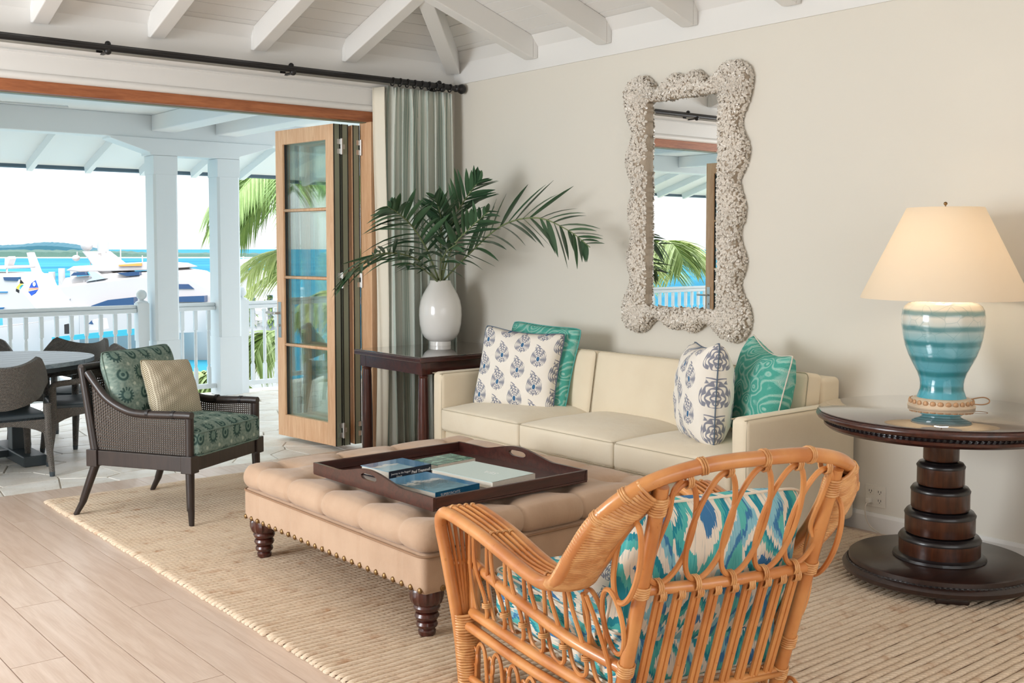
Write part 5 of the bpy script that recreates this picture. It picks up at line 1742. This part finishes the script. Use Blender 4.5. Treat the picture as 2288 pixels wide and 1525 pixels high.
for ci, c in enumerate(cells_):
    poly = [Vector((sx0, sy0)), Vector((sx1, sy0)), Vector((sx1, sy1)), Vector((sx0, sy1))]
    for cj, q in enumerate(cells_):
        if ci == cj or (q - c).length > 1.3: continue
        n = (q - c).normalized()
        poly = clip(poly, (c + q) / 2 - n * .0045, n)
        if len(poly) < 3: break
    if len(poly) < 3: continue
    hh = rr.uniform(-.0025, .0)
    ctr = sum(poly, Vector((0, 0))) / len(poly)
    m = MB(); n = len(poly)
    vs = [(p.x - ctr.x, p.y - ctr.y, -.014) for p in poly] + [((p.x - ctr.x) * .985, (p.y - ctr.y) * .985, hh) for p in poly]
    m.add(vs, [tuple(range(n, 2 * n))] + [(i, (i + 1) % n, n + (i + 1) % n, n + i) for i in range(n)])
    m.build('stone', 'coral_stone', vf, loc=(ctr.x, ctr.y, VZ))
m = MB(); m.box(-4.6, .9, YW + .06, 11.1, -.2, VZ); m.box(6.1, 7.4, YW + .06, 11.1, -.2, VZ)
m.build('plain_paving', 'coral_stone', vf)
# roof and soffit
CYo = 10.86                                # line of the columns
vc = struct(MB().box(-4.6, 7.4, YW + .15, 11.0, 2.875, 3.05).build('veranda_ceiling', 'exterior_white'), 'white veranda ceiling')
for xb in (-3.6, -1.6, .4, 4.27, 4.95):
    w_ = .24 if xb > 4 else .14
    MB().box(xb - w_ / 2, xb + w_ / 2, YW + .15, CYo - .11, 2.715, 2.876).build('cross_beam', 'exterior_white', vc, bevel=.01)
be = MB(); be.box(-4.6, 7.4, CYo - .11, CYo + .11, 2.645, 2.876)
be.build('outer_beam', 'exterior_white', vc, bevel=.008)
m = MB(); poly = [(3.74, 2.65), (3.74, 2.625), (4.13, 2.505), (4.13, 2.48), (5.09, 2.48), (5.09, 2.505), (5.48, 2.625), (5.48, 2.65)]
m.prism(poly, CYo - .125, CYo + .125, lambda p: (p[0], p[2], p[1])); m.build('column_bracket', 'exterior_white', vc, bevel=.006)
def sof(y): return 2.84 - .30 * (y - 10.9)
EY = 12.25
m = MB(); m.hexa([(-4.6, 10.9, sof(10.9)), (7.4, 10.9, sof(10.9)), (7.4, EY, sof(EY)), (-4.6, EY, sof(EY))], [(-4.6, 10.9, sof(10.9) + .06), (7.4, 10.9, sof(10.9) + .06), (7.4, EY, sof(EY) + .06), (-4.6, EY, sof(EY) + .06)])
m.build('eave_soffit', 'exterior_white', vc)
xr = 3.32 - .6 * 12
while xr < 7.3:
    MB().beam((xr, 10.95, sof(10.95) - .045), (xr, EY - .05, sof(EY - .05) - .045), .06, .09).build('eave_rafter', 'exterior_white', vc)
    xr += .605
MB().box(-4.6, 7.4, EY - .01, EY + .10, sof(EY) - .035, sof(EY) + .06).build('gutter', 'slate_gutter', vc, bevel=.01)
# outside face of the house wall
struct(MB().box(OX1 + .07, 7.4, YW + .15, YW + .2, -.2, 3.0).build('wall_exterior', 'exterior_white'))
# columns
def column(xc, label):
    o = thing('veranda_column', label, 'column', (xc, CYo, VZ), 0, 'veranda columns')
    w = .125; ch = .022
    MB().box(-w, w, -w, w, 0, .62).build('lower_shaft', 'exterior_white', o, bevel=.003)
    sh = [(-w + ch, -w), (w - ch, -w), (w, -w + ch), (w, w - ch), (w - ch, w), (-w + ch, w), (-w, w - ch), (-w, -w + ch)]
    MB().prism(sh, .62, 2.30).build('chamfered_shaft', 'exterior_white', o)
    MB().box(-w, w, -w, w, 2.30, 2.49).build('upper_shaft', 'exterior_white', o, bevel=.003)
column(4.285, 'white chamfered veranda column with the ball-topped newel on its left')
column(4.965, 'white chamfered veranda column nearer the folded door')
# railing
bal = MB(); bal.box(-.0175, .0175, -.0175, .0175, .12, .30); bal.box(-.0175, .0175, -.0175, .0175, .70, .90)
bal.lathe([(.0165, .30), (.0165, .315), (.0125, .322), (.017, .335), (.0175, .36), (.0175, .65), (.0165, .67), (.0125, .68), (.0165, .69), (.0165, .70)], n=10, cap=False)
bme = None
def railing(x0, x1, n, label, newels):
    global bme
    o = thing('veranda_railing', label, 'railing', ((x0 + x1) / 2, CYo, VZ), 0, 'veranda railings')
    c = (x0 + x1) / 2
    MB().box(x0 - c, x1 - c, -.035, .035, .905, .945).build('top_rail', 'exterior_white', o, bevel=.008)
    MB().box(x0 - c, x1 - c, -.022, .022, .945, .985).build('handrail', 'exterior_white', o, bevel=.012)
    MB().box(x0 - c, x1 - c, -.025, .025, .075, .125).build('bottom_rail', 'exterior_white', o, bevel=.005)
    for i in range(n):
        x = x0 - c + (x1 - x0) * (i + .5) / n
        if bme is None:
            q = bal.build('baluster', 'exterior_white', o, smooth=40); bme = q.data
        else: q = inst(bme, 'baluster', o)
        q.location = (x, 0, 0)
    for xn in newels:
        m = MB(); m.box(xn - c - .05, xn - c + .05, -.05, .05, 0, .62); m.box(xn - c - .057, xn - c + .057, -.057, .057, .62, 1.0)
        m.lathe([(.062, 1.0), (.062, 1.012), (.05, 1.02), (.022, 1.03), (.022, 1.045)], (xn - c, 0, 0), 20); m.sphere((xn - c, 0, 1.085), .052, 20, 12)
        m.build('newel_post', 'exterior_white', o, smooth=35)
railing(-3.6, 4.0, 54, 'white veranda railing running left from the ball-topped newel', (4.06,))
railing(4.41, 4.84, 3, 'short white railing between the two veranda columns', ())
railing(5.2, 7.2, 14, 'white veranda railing right of the columns, seen past the folded door', (5.15,))
# ceiling fan
fan = thing('ceiling_fan', 'white veranda ceiling fan with one blade in view', 'fan', (2.05, 9.0, 2.66))
m = MB(); m.lathe([(.0, -.09), (.07, -.08), (.10, -.04), (.10, .03), (.05, .07), (.016, .08), (.016, .18), (.05, .215)], n=24); m.build('motor', 'fan_white', fan, smooth=40)
for k in range(5):
    a_ = 2 * PI * k / 5 + math.radians(-6)
    m = MB(); m.hexa([(.12, -.05, .0), (.72, -.075, -.012), (.74, .055, .012), (.12, .05, .012)], [(.12, -.05, .009), (.72, -.075, -.003), (.74, .055, .021), (.12, .05, .021)])
    m.build('blade', 'fan_white', fan, bevel=.003, rot=(0, 0, a_))
# ------------------------------------------------------------------ outdoor dining set
dt = thing('dining_table', 'oval grey teak dining table on the veranda', 'table', (1.72, 8.52, VZ))
ax_, ay_ = 1.06, .74
N = 72
nb = 9
for k in range(nb):
    y0 = -ay_ + 2 * ay_ * k / nb + .003; y1 = -ay_ + 2 * ay_ * (k + 1) / nb - .003
    def xe(y): return ax_ * math.sqrt(max(0, 1 - (y / ay_) ** 2))
    ys = [y0 + (y1 - y0) * i / 6 for i in range(7)]
    poly = [(-xe(y), y) for y in ys[::-1]] + [(xe(y), y) for y in ys]
    MB().prism(poly, .715, .745).build('top_board', 'grey_teak', dt)
m = MB(); m.prism([((ax_ - .06) * math.cos(2 * PI * i / N), (ay_ - .06) * math.sin(2 * PI * i / N)) for i in range(N)], .675, .716); m.build('underframe', 'slate_metal', dt)
for s_ in (-1, 1):
    MB().box(s_ * .52 - .06, s_ * .52 + .06, -.06, .06, .07, .68).build('pillar', 'slate_metal', dt, bevel=.006)
    MB().box(s_ * .52 - .08, s_ * .52 + .08, -.42, .42, 0, .075).build('foot', 'slate_metal', dt, bevel=.008)
MB().box(-.5, .5, -.035, .035, .02, .07).build('stretcher', 'slate_metal', dt, bevel=.006)
def wicker_chair():
    o = thing('wicker_chair', 'x', 'chair', (0, 0, VZ), 0, 'wicker chairs around the veranda table')
    # local: faces +y
    def back(u, v):
        t = (u - .5) * 2                      # -1..1 across
        a_ = t * 1.30
        flare = 1 + .10 * v
        x = .305 * math.sin(a_) / math.sin(1.30) * flare
        y = -.27 + .30 * (1 - math.cos(a_ * .95)) * .9 - .07 * v * (1 - abs(t) ** 2)
        top = .762 + .062 * (abs(t) / .6) ** 2 if abs(t) < .6 else .824 - (abs(t) - .6) / .4 * .20
        bot = .47 + .10 * abs(t) ** 1.5
        return (x, y, bot + (top - bot) * v)
    m = MB(); m.grid(back, 28, 8, (1, 1), thick=.028); m.build('back_shell', 'wicker', o, smooth=50)
    for s_ in (-1, 1):
        MB().tube(crv([(s_ * .325, -.02, .615), (s_ * .325, .12, .60), (s_ * .318, .24, .585), (s_ * .30, .27, .54)], 5), .026, 8, flat=.8).build('arm', 'wicker', o, smooth=True)
    MB().rbox((0, 0, .405), (.285, .275, .03), .02, (6, 6, 2)).build('seat', 'slate_metal', o, smooth=True)
    for (side) in range(4):
        def sk(u, v, side=side):
            t = (u - .5) * 2
            arch = .255 + .12 * (1 - t * t) ** .7 * .9
            z = arch + (.41 - arch) * v
            if side == 0: return (t * .29, -.275, z)
            if side == 1: return (t * -.29, .275, z)
            if side == 2: return (.29, t * .275, z)
            return (-.29, t * -.275, z)
        m = MB(); m.grid(sk, 12, 4, (1, 1), thick=.016); m.build('skirt', 'wicker', o, smooth=50)
    for (x_, y_) in ((-.275, -.26), (.275, -.26), (-.28, .255), (.28, .255)):
        q = MB().tube([(x_, y_, .58 if y_ > 0 else .50), (x_, y_, .3), (x_ * 1.05, y_ * 1.14, .03)], [.026, .028, .019], 10).build('leg', 'wicker', o, smooth=40)
        MB().tube([(x_ * 1.05, y_ * 1.14, .032), (x_ * 1.052, y_ * 1.145, 0)], [.02, .017], 10).build('leg_cap', 'slate_metal', q, smooth=40)
    return o
wc = wicker_chair()
tagp = MB().box(-.12, -.06, -.294, -.290, .27, .29).build('maker_tag', 'brass', wc)
spots = [((1.94, 7.97), 0, 'dark wicker chair with its back to the room at the near table side'),
         ((2.66, 8.27), 78, 'dark wicker chair seen from the side at the right end of the veranda table'),
         ((2.13, 9.20), 178, 'dark wicker chair at the far left side of the veranda table by the railing'),
         ((2.72, 9.0), 128, 'pale-lit wicker chair at the far right corner of the veranda table')]
for i, ((x_, y_), a_, lb) in enumerate(spots):
    o = wc if i == 0 else copy_tree(wc)
    o.location = (x_, y_, VZ); o.rotation_euler = (0, 0, math.radians(a_)); o['label'] = lb
# ------------------------------------------------------------------ sea, island, marina
SEA = -4.3
sea = MB(); sea.box(-2500, 3200, 11.6, 3500, SEA - 1, SEA)
struct(sea.build('sea', 'sea'), 'turquoise sea')
struct(MB().box(-60, 60, 11.2, 15.5, SEA - .5, -3.4).build('quay', 'sand'), 'pale quay below the veranda')
ia = -YAW
def isl(name, mat, d, z1, seed, lab, p0, p1, hfun):
    rr = random.Random(seed)
    o = bpy.data.objects.new(name, None); COL.objects.link(o); o.rotation_euler = (0, 0, ia); o.location = (0, 0, 0)
    m = MB(); n = 160
    vs = []; fs = []
    for i in range(n + 1):
        px = p0 + (p1 - p0) * i / n
        x = (px - 1144) / FOC * d
        h = hfun(px) + rr.uniform(-.35, .45) * z1
        vs += [(x, d, SEA), (x, d + 4, SEA + h * .75), (x, d + 14, SEA + h), (x, d + 60, SEA)]
    for i in range(n):
        for j in range(3): fs.append((i * 4 + j, (i + 1) * 4 + j, (i + 1) * 4 + j + 1, i * 4 + j + 1))
    m.add(vs, fs)
    bpy.data.objects.remove(o)
    q = m.build(name, mat); q.rotation_euler = (0, 0, ia)
    struct(q, lab)
    return q
isl('island', 'island_green', 610, 1.0, 3, 'low wooded island across the water', -400, 900, lambda px: 4.4 if px < 150 else 4.4 - 1.6 * min(1, (px - 150) / 250))
isl('island_ridge', 'island_hill', 680, .4, 5, 'blue-green hill behind the island', -400, 330, lambda px: 7.4 + 2.0 * math.exp(-((px - 90) / 60) ** 2) if px < 150 else max(.5, 8.0 - 7.5 * (px - 150) / 150))
q = MB(); q.box(-420, -60, 604, 611, SEA - .2, SEA + .55); q = q.build('beach', 'sand'); q.rotation_euler = (0, 0, ia); struct(q, 'thin pale beach line')
def PZ(d, cpx):
    """side profile helper: picture bearing and height at distance d to metres about a boat's own origin"""
    k = d / FOC
    return lambda px, py: ((px - cpx) * k, CAMH - SEA + (553 - py) * k)
def boat(name, label, cat, d, cpx, group=None):
    p = at(cpx, 553, d); p.z = SEA
    return thing(name, label, cat, p, ia, group)
def side_prism(parent, name, mat, P, pts, half, y0=None, bevel=None):
    poly = [P(*q) for q in pts]
    m = MB()
    a_, b_ = (-half, half) if y0 is None else y0
    m.prism(poly, a_, b_, lambda v: (v[0], v[2], v[1]))
    # keep outward normals whatever the winding
    return m.build(name, mat, parent, bevel=bevel)
def hull(parent, x0, x1, beam, zs0, zs1, mat='gelcoat', n=18, bowr=True):
    vs = []; fs = []
    for i in range(n + 1):
        t = i / n
        tt = t if bowr else 1 - t
        w = beam / 2 * (1 - max(0, (tt - .55) / .45) ** 2.2)
        w = max(w, .02)
        z = zs0 + (zs1 - zs0) * tt ** 1.6
        x = x0 + (x1 - x0) * t
        sh = 1.2 * max(0, (tt - .7) / .3) * (1 if bowr else -1)
        vs += [(x - sh, -w * .55, -.3), (x, -w, z * .55), (x, -w * 1.03, z), (x, w * 1.03, z), (x, w, z * .55), (x - sh, w * .55, -.3)]
    for i in range(n):
        for j in range(5): fs.append((i * 6 + j, (i + 1) * 6 + j, (i + 1) * 6 + j + 1, i * 6 + j + 1))
    fs += [(0, 1, 2, 3, 4, 5), tuple(n * 6 + j for j in (5, 4, 3, 2, 1, 0))]
    m = MB(); m.add(vs, fs)
    return m.build('hull', mat, parent, smooth=30)
# large motor yacht
Dy = 58.0
P = PZ(Dy, 250)
ya = boat('motor_yacht', 'large white motor yacht with radar arch moored across the view', 'yacht', Dy, 250)
hull(ya, P(60, 0)[0], P(760, 0)[0], 5.6, 2.35, 3.4)
side_prism(ya, 'main_deck', 'gelcoat', P, [(100, 705), (112, 655), (120, 640), (300, 618), (345, 612), (455, 618), (480, 632), (560, 668), (640, 690), (640, 705)], 2.3, bevel=.12)
side_prism(ya, 'upper_deck', 'gelcoat', P, [(165, 645), (178, 618), (300, 606), (350, 606), (400, 600), (440, 606), (470, 625), (470, 645)], 2.0, bevel=.1)
side_prism(ya, 'hardtop', 'gelcoat', P, [(180, 602), (196, 593), (345, 584), (398, 588), (420, 596), (400, 600), (210, 606)], 1.9, bevel=.05)
side_prism(ya, 'radar_arch', 'gelcoat', P, [(212, 561), (222, 561), (262, 592), (290, 618), (300, 640), (262, 640), (246, 606)], 1.7, bevel=.05)
side_prism(ya, 'flybridge_seat', 'boat_orange', P, [(296, 590), (345, 586), (345, 592), (296, 593)], 1.2, (-2.0, -1.5))
for s_ in (1,):
    yf = (-2.36, -2.25)
    wn_ = [([(398, 631), (450, 631), (462, 641), (428, 641), (412, 637)], 'tinted_window'), ([(238, 690), (250, 676), (285, 664), (340, 658), (340, 690)], 'tinted_window'), ([(393, 660), (403, 665), (406, 675), (393, 675)], 'tinted_window'), ([(424, 668), (436, 657), (490, 655), (490, 668)], 'tinted_window'), ([(296, 607), (345, 604), (345, 612), (318, 614)], 'tinted_window'), ([(205, 606), (228, 605), (232, 612), (198, 613)], 'tinted_window'), ([(236, 604), (250, 604), (272, 619), (230, 626), (244, 618)], 'boat_grey'), ([(128, 680), (140, 664), (196, 662), (185, 682)], 'boat_grey')]
    for pts, mt in wn_:
        side_prism(ya, 'cabin_window' if mt == 'tinted_window' else 'grey_panel', mt, P, pts, 0, (-2.9 if pts[0][1] > 640 and pts[0][0] > 200 else -2.36, -2.0))  # grey polygons become plain panels, the others windows
def dome(px, py, r, sq=(1, 1, 1), y=-.6):
    x, z = P(px, py); m = MB(); m.sphere((x, y, z), r * Dy / FOC, 16, 10, sq); return m.build('radar_dome', 'gelcoat', ya, smooth=True)
dome(205, 548, 13); dome(181, 576, 8.5, (1, 1, .8)); 
m = MB(); x, z = P(238, 562); m.lathe([(.28, 0), (.30, .3), (.28, .55), (.12, .62)], (x, -.4, z), 20); m.build('radar_drum', 'boat_grey', ya, smooth=40)
for (px, y0, y1, r) in ((209, 534, 560, .035), (246, 545, 590, .03), (278, 535, 600, .03), (182, 562, 578, .03), (211, 570, 600, .03), (326, 570, 600, .03), (233, 565, 600, .06)):
    x, z0_ = P(px, y1); _, z1_ = P(px, y0)
    MB().tube([(x, -.5, z0_), (x, -.5, z1_)], r, 6).build('antenna', 'gelcoat', ya)
side_prism(ya, 'boarding_crane', 'gelcoat', P, [(66, 564), (73, 563), (101, 640), (104, 660), (86, 660), (84, 640)], .3)
for k in range(7):
    x, z = P(120 + k * 26, 625); MB().tube([(x, -2.2, z - .5), (x, -2.2, z + .05)], .025, 6).build('deck_rail_post', 'gelcoat', ya)
for px in (116, 138, 164):
    p = at(px, 700, 66); q = MB().tube([(0, 0, 0), (0, 0, at(px, {116: 607, 138: 599, 164: 605}[px], 66).z - SEA)], .2, 10).build('mooring_pile', 'gelcoat', smooth=40)
    q.location = (p.x, p.y, SEA); tag(q, {116: 'white mooring pile nearest the slanted crane', 138: 'tallest white mooring pile behind the yacht deck', 164: 'white mooring pile nearest the radar dome'}[px], 'mooring pile', 'mooring piles')
# second yacht at the left edge
Dq = 47.0
P = PZ(Dq, 20)
yb = boat('cabin_cruiser', 'white cabin cruiser with flybridge at the left edge of the view', 'yacht', Dq, 20)
hull(yb, P(-160, 0)[0], P(175, 0)[0], 4.4, 2.2, 2.9)
side_prism(yb, 'cabin', 'gelcoat', P, [(-120, 690), (-110, 612), (78, 612), (90, 640), (130, 690)], 1.8, bevel=.08)
side_prism(yb, 'flybridge', 'gelcoat', P, [(-80, 612), (-70, 608), (60, 608), (66, 612)], 1.5)
side_prism(yb, 'flybridge_top', 'gelcoat', P, [(-60, 598), (-60, 594), (40, 593), (49, 596), (47, 599)], 1.4)
side_prism(yb, 'radar_mast', 'gelcoat', P, [(18, 594), (19, 576), (28, 572), (30, 578), (24, 594)], .3)
for pts, nm, mt in (([(52, 616), (82, 616), (82, 624), (54, 623)], 'cabin_window', 'tinted_window'), ([(2, 631), (9, 631), (9, 643), (5, 643)], 'cabin_window', 'tinted_window'), ([(30, 631), (36, 631), (36, 646), (30, 646)], 'cabin_door', 'flag_black'), ([(6, 618), (30, 618), (26, 622), (8, 622)], 'grey_panel', 'boat_grey'), ([(20, 647), (60, 647), (60, 649), (20, 649)], 'hull_stripe', 'boat_blue'), ([(0, 718), (30, 718), (30, 742), (0, 742)], 'hull_window', 'tinted_window'), ([(28, 681), (52, 681), (49, 685), (30, 685)], 'hull_window', 'boat_blue')):
    side_prism(yb, nm, mt, P, pts, 0, (-2.34 if pts[0][1] > 660 else -1.86, -1.5))
for px in (12, 24, 47):
    x, z0_ = P(px, 608); _, z1_ = P(px, 597); MB().tube([(x, -1.3, z0_), (x, -1.3, z1_)], .04, 6).build('stanchion', 'gelcoat', yb)
# signal flags
Df = 44.0
def flag(name, label, px0, tri):
    o = thing(name, label, 'flag', at(px0, 640, Df), ia)
    k = Df / FOC
    for pts, mt in tri:
        m = MB(); n = len(pts)
        vs = [((a_ - px0) * k, .03 * math.sin(a_ * .5), (640 - b_) * k) for a_, b_ in pts]
        m.add(vs + [(v[0], v[1] + .01, v[2]) for v in vs], [tuple(range(n)), tuple(range(2 * n - 1, n - 1, -1))] + [(i, (i + 1) % n, n + (i + 1) % n, n + i) for i in range(n)])
        m.build('panel', mt, o)
flag('gold_cross_flag', 'small black, gold and aqua flag left of the slanted crane', 42, [([(46, 623), (53, 633), (43, 634)], 'flag_black'), ([(45, 632), (43, 640), (40, 648), (36, 642)], 'flag_gold'), ([(44, 634), (52, 636), (47, 642), (43, 647), (43, 640)], 'flag_aqua'), ([(36, 644), (42, 648), (41, 655), (35, 650)], 'flag_black'), ([(43, 633), (53, 634), (47, 637), (43, 641)], 'flag_gold')])
flag('blue_ensign', 'small blue flag with white badge hanging below the slanted crane', 74, [([(79, 625), (86, 642), (64, 643), (70, 632)], 'flag_blue'), ([(64, 643), (86, 642), (86, 646), (62, 650)], 'flag_coral'), ([(62, 651), (86, 646), (78, 655), (69, 661), (65, 656)], 'flag_blue')])
o = bpy.data.objects['blue_ensign']; m = MB(); m.sphere((.06, -.06, .10), .075, 12, 8, (.8, .3, 1.2)); m.build('badge', 'flag_white', o, smooth=True)
# cruiser far right and small boats
Dz = 72.0
P = PZ(Dz, 570)
yc = boat('sport_cruiser', 'white sport cruiser behind the palm, right of the columns', 'yacht', Dz, 570)
hull(yc, P(470, 0)[0], P(680, 0)[0], 4.2, 2.0, 2.8)
side_prism(yc, 'cabin', 'gelcoat', P, [(520, 665), (528, 612), (534, 604), (590, 604), (615, 640), (640, 668)], 1.8, bevel=.1)
side_prism(yc, 'flybridge', 'gelcoat', P, [(532, 598), (536, 584), (548, 578), (566, 582), (570, 598)], 1.4, bevel=.1)
side_prism(yc, 'cabin_window', 'tinted_window', P, [(536, 604), (539, 598), (568, 597), (568, 604)], 0, (-1.9, -1.3))
MB().tube([(P(541, 0)[0], 0, P(0, 600)[1]), (P(545, 0)[0], 0, P(0, 572)[1])], .05, 6).build('mast', 'gelcoat', yc)
Ds = 40.0
P = PZ(Ds, 235)
sk_ = boat('turquoise_skiff', 'small white boat with turquoise stripe seen between the balusters', 'boat', Ds, 235)
hull(sk_, P(120, 0)[0], P(345, 0)[0], 2.0, .75, 1.15, 'gelcoat', bowr=False)
side_prism(sk_, 'hull_stripe', 'boat_turquoise', P, [(140, 748), (330, 728), (330, 742), (140, 758)], 0, (-1.06, -.9))
side_prism(sk_, 'console', 'gelcoat', P, [(205, 735), (215, 712), (228, 712), (232, 735)], .4)
side_prism(sk_, 'windscreen', 'tinted_window', P, [(205, 722), (212, 714), (216, 722)], .42)
side_prism(sk_, 'outboard_motor', 'flag_black', P, [(146, 745), (146, 724), (155, 722), (158, 728), (154, 745)], .2)
dk = thing('marina_dock', 'pale timber marina dock below the railing', 'dock', (at(200, 553, 36).x, at(200, 553, 36).y, SEA), ia)
for k in range(10):
    MB().box(-9 + k * 1.8, -9 + k * 1.8 + 1.77, -1.0, 1.0, .60, .68).build('deck_panel', 'dock_wood', dk)
for k in range(6):
    for s_ in (-1, 1): MB().tube([(-8.5 + k * 3.4, s_ * .9, -1), (-8.5 + k * 3.4, s_ * .9, 1.3)], .12, 10).build('dock_pile', 'gelcoat', dk, smooth=40)
bc_ = boat('blue_boat', 'blue and white boat low beside the palm, right of the columns', 'boat', 34.0, 592)
P = PZ(34.0, 592)
hull(bc_, P(520, 0)[0], P(690, 0)[0], 2.0, .8, 1.2, 'boat_blue')
side_prism(bc_, 'canopy', 'gelcoat', P, [(556, 700), (560, 690), (640, 690), (644, 700)], .9)
for px in (562, 600, 638): MB().tube([(P(px, 0)[0], -.8, P(0, 760)[1]), (P(px, 0)[0], -.8, P(0, 698)[1])], .03, 6).build('canopy_post', 'gelcoat', bc_)
# garden wall with creeper at the marina edge
gw = thing('white_pavilion', 'small white marina pavilion with creeper on its posts', 'building', (at(575, 553, 30).x, at(575, 553, 30).y, -3.4), ia)
kk = 30 / FOC
MB().box(-.45, 2.0, -.1, 1.5, 0, 2.95).build('wall', 'gelcoat', gw)
for k, xx in enumerate((-.15, .35, .9, 1.5)):
    rr = random.Random(k)
    m = MB()
    for _ in range(70):
        p = Vector((xx + rr.gauss(0, .07), -.16 + rr.uniform(-.06, .03), 2.9 + rr.uniform(-.1, .75)))
        d_ = Vector((rr.uniform(-1, 1), rr.uniform(-1, .2), rr.uniform(-1, 1)))
        lf = strip_leaf(p, d_, Vector((0, 0, 1)), .13, .07, .2, 0, n=2); m.add(lf.v, lf.f)
    m.build('creeper', 'foliage', gw)
    MB().box(xx - .06, xx + .06, -.1, .06, 2.9, 3.7).build('post', 'gelcoat', gw)
MB().box(-.5, 2.1, -.3, 1.5, 3.65, 3.8).build('roof', 'gelcoat', gw)
# ------------------------------------------------------------------ palms
def palm_frond_mesh(L, w, nl, droop, seed, mat, parent, crown, az, elev, lw=.05):
    rr = random.Random(seed)
    dirh = Vector((math.cos(az), math.sin(az), 0))
    S = []
    n = 22
    for i in range(n + 1):
        t = i / n
        S.append(crown + dirh * (L * t * math.cos(elev) * (1 - .12 * t * droop)) + Vector((0, 0, L * (math.sin(elev) * t - droop * t * t))))
    m = MB(); m.tube(S, [.022 * (1 - .85 * i / n) + .003 for i in range(n + 1)], 5)
    for k in range(nl):
        t = .12 + .88 * k / nl
        f_ = t * n; i = min(n - 1, int(f_)); p = S[i].lerp(S[i + 1], f_ - i)
        tg = (S[i + 1] - S[i]).normalized()
        for s_ in (-1, 1):
            side = tg.cross(Vector((0, 0, 1))).normalized() * s_
            ll = w * (.45 + .75 * math.sin(PI * min(1, t * .8 + .12))) * rr.uniform(.85, 1.1)
            d_ = (side + tg * (.6 + .5 * t) + Vector((0, 0, rr.uniform(-.35, .1)))).normalized()
            lf = strip_leaf(p, d_, Vector((0, 0, 1)), ll, lw * rr.uniform(.8, 1.1), .38 * rr.uniform(.7, 1.3), rr.uniform(-.5, .5), n=3)
            m.add(lf.v, lf.f)
    return m.build('frond', mat, parent)
def palm(label, base, crown_z, fronds, mat, L=2.2, w=.6, lw=.045, tr=.13):
    o = thing('palm_tree', label, 'palm tree', base, 0, 'palm trees beyond the railing')
    h = crown_z - base[2]
    MB().tube(crv([(0, 0, 0), (.12, 0, h * .4), (.05, .05, h * .8), (0, 0, h)], 6), tr, 12).build('trunk', 'trunk', o, smooth=40)
    for k, (az, el, dr, ml) in enumerate(fronds):
        palm_frond_mesh(L * ml, w, 60, dr, k + int(abs(base[0]) * 10), mat, o, Vector((0, 0, h)), math.radians(az), math.radians(el), lw)
    return o
QZ = -3.4
def gpos(px, d): p = at(px, 553, d); return (p.x, p.y, QZ)
left = math.degrees(math.atan2(-_R.y, -_R.x))       # heading that points left in the picture
palm('tall palm whose hanging fronds show above the railing, between column and door', gpos(690, 16.2), at(690, 372, 16.2).z, [(left + 4, 20, .72, .95), (left + 25, 12, .75, .9), (left - 22, 16, .80, .95), (left + 50, 18, .7, .9), (left - 55, 20, .75, .9), (left + 95, 20, .7, 1), (left - 100, 25, .7, 1), (left + 150, 25, .7, 1), (left + 190, 25, .7, 1), (left + 12, 2, .85, .75), (left - 8, -8, .7, .7)], 'frond_mid', 1.75, .6, .028)
palm('palm with pale arching fronds at railing height behind the folded door', gpos(715, 17.0), at(715, 600, 17.0).z, [(left, 38, .62, 1.0), (left + 6, 62, .80, .9), (left - 30, 45, .7, 1), (left + 40, 40, .7, 1), (left + 90, 40, .7, 1), (left - 90, 40, .7, 1), (left + 150, 45, .7, 1), (left - 150, 45, .7, 1), (left + 15, 10, .6, .9)], 'frond_light', 1.75, .55, .022)
palm('low palm with yellow-green fronds just outside the railing', gpos(640, 13.6), at(640, 760, 13.6).z, [(left, 40, .9, .7), (left + 20, 15, .8, .75), (left - 25, 20, .8, .7), (left + 60, 45, .9, .7), (left - 60, 40, .9, .7), (left + 120, 40, .9, .7), (left - 120, 40, .9, .7), (left + 8, -10, .7, .6)], 'frond_light', 1.3, .45, .035)
palm('small golden palm below the railing between the columns', gpos(455, 13.2), at(455, 850, 13.2).z, [(left + k * 45, 42, .9, .55) for k in range(8)], 'frond_light', 1.2, .4, .035)
# palms that the mirror shows
palm('palm beyond the railing reflected in the mirror', (-3.6, 13.4, QZ), 1.35, [(k * 40, 35 + 12 * (k % 2), .75, 1.0) for k in range(9)], 'frond_light', 1.8, .6, .05)
palm('second palm beyond the railing, further left, reflected in the mirror', (-1.3, 13.0, QZ), .75, [(k * 45 + 10, 40, .8, .8) for k in range(8)], 'frond_light', 1.5, .5, .045)
palm('tall palm left of the house whose frond tips the mirror shows', (-1.2, 14.6, QZ), 3.1, [(k * 40 + 20, 25, .8, .9) for k in range(9)], 'frond_mid', 1.8, .6, .05)
for k, (x_, y_, lb) in enumerate(((-4.6, 12.6, 'leafy shrub below the railing furthest left, seen in the mirror'), (-3.0, 12.4, 'leafy shrub below the railing in the middle, seen in the mirror'), (-1.6, 12.5, 'leafy shrub below the railing nearest the open door leaf, seen in the mirror'))):
    rr = random.Random(40 + k)
    o = thing('leafy_shrub', lb, 'shrub', (x_, y_, QZ), 0, 'shrubs below the railing')
    m = MB()
    for _ in range(900):
        a_, b_, r_ = rr.uniform(0, 2 * PI), rr.uniform(-.2, 1.3), rr.uniform(.6, 1.0)
        p = Vector((1.0 * r_ * math.cos(a_) * math.cos(b_), .8 * r_ * math.sin(a_) * math.cos(b_), 2.1 + 1.75 * r_ * math.sin(b_)))
        lf = strip_leaf(p, Vector((rr.uniform(-1, 1), rr.uniform(-1, 1), rr.uniform(-.3, 1))), Vector((0, 0, 1)), .24, .10, .3, 0, n=2)
        m.add(lf.v, lf.f)
    m.build('foliage', 'foliage', o)
    MB().tube([(0, 0, 0), (.05, 0, 2.4)], .08, 8).build('stem', 'trunk', o)
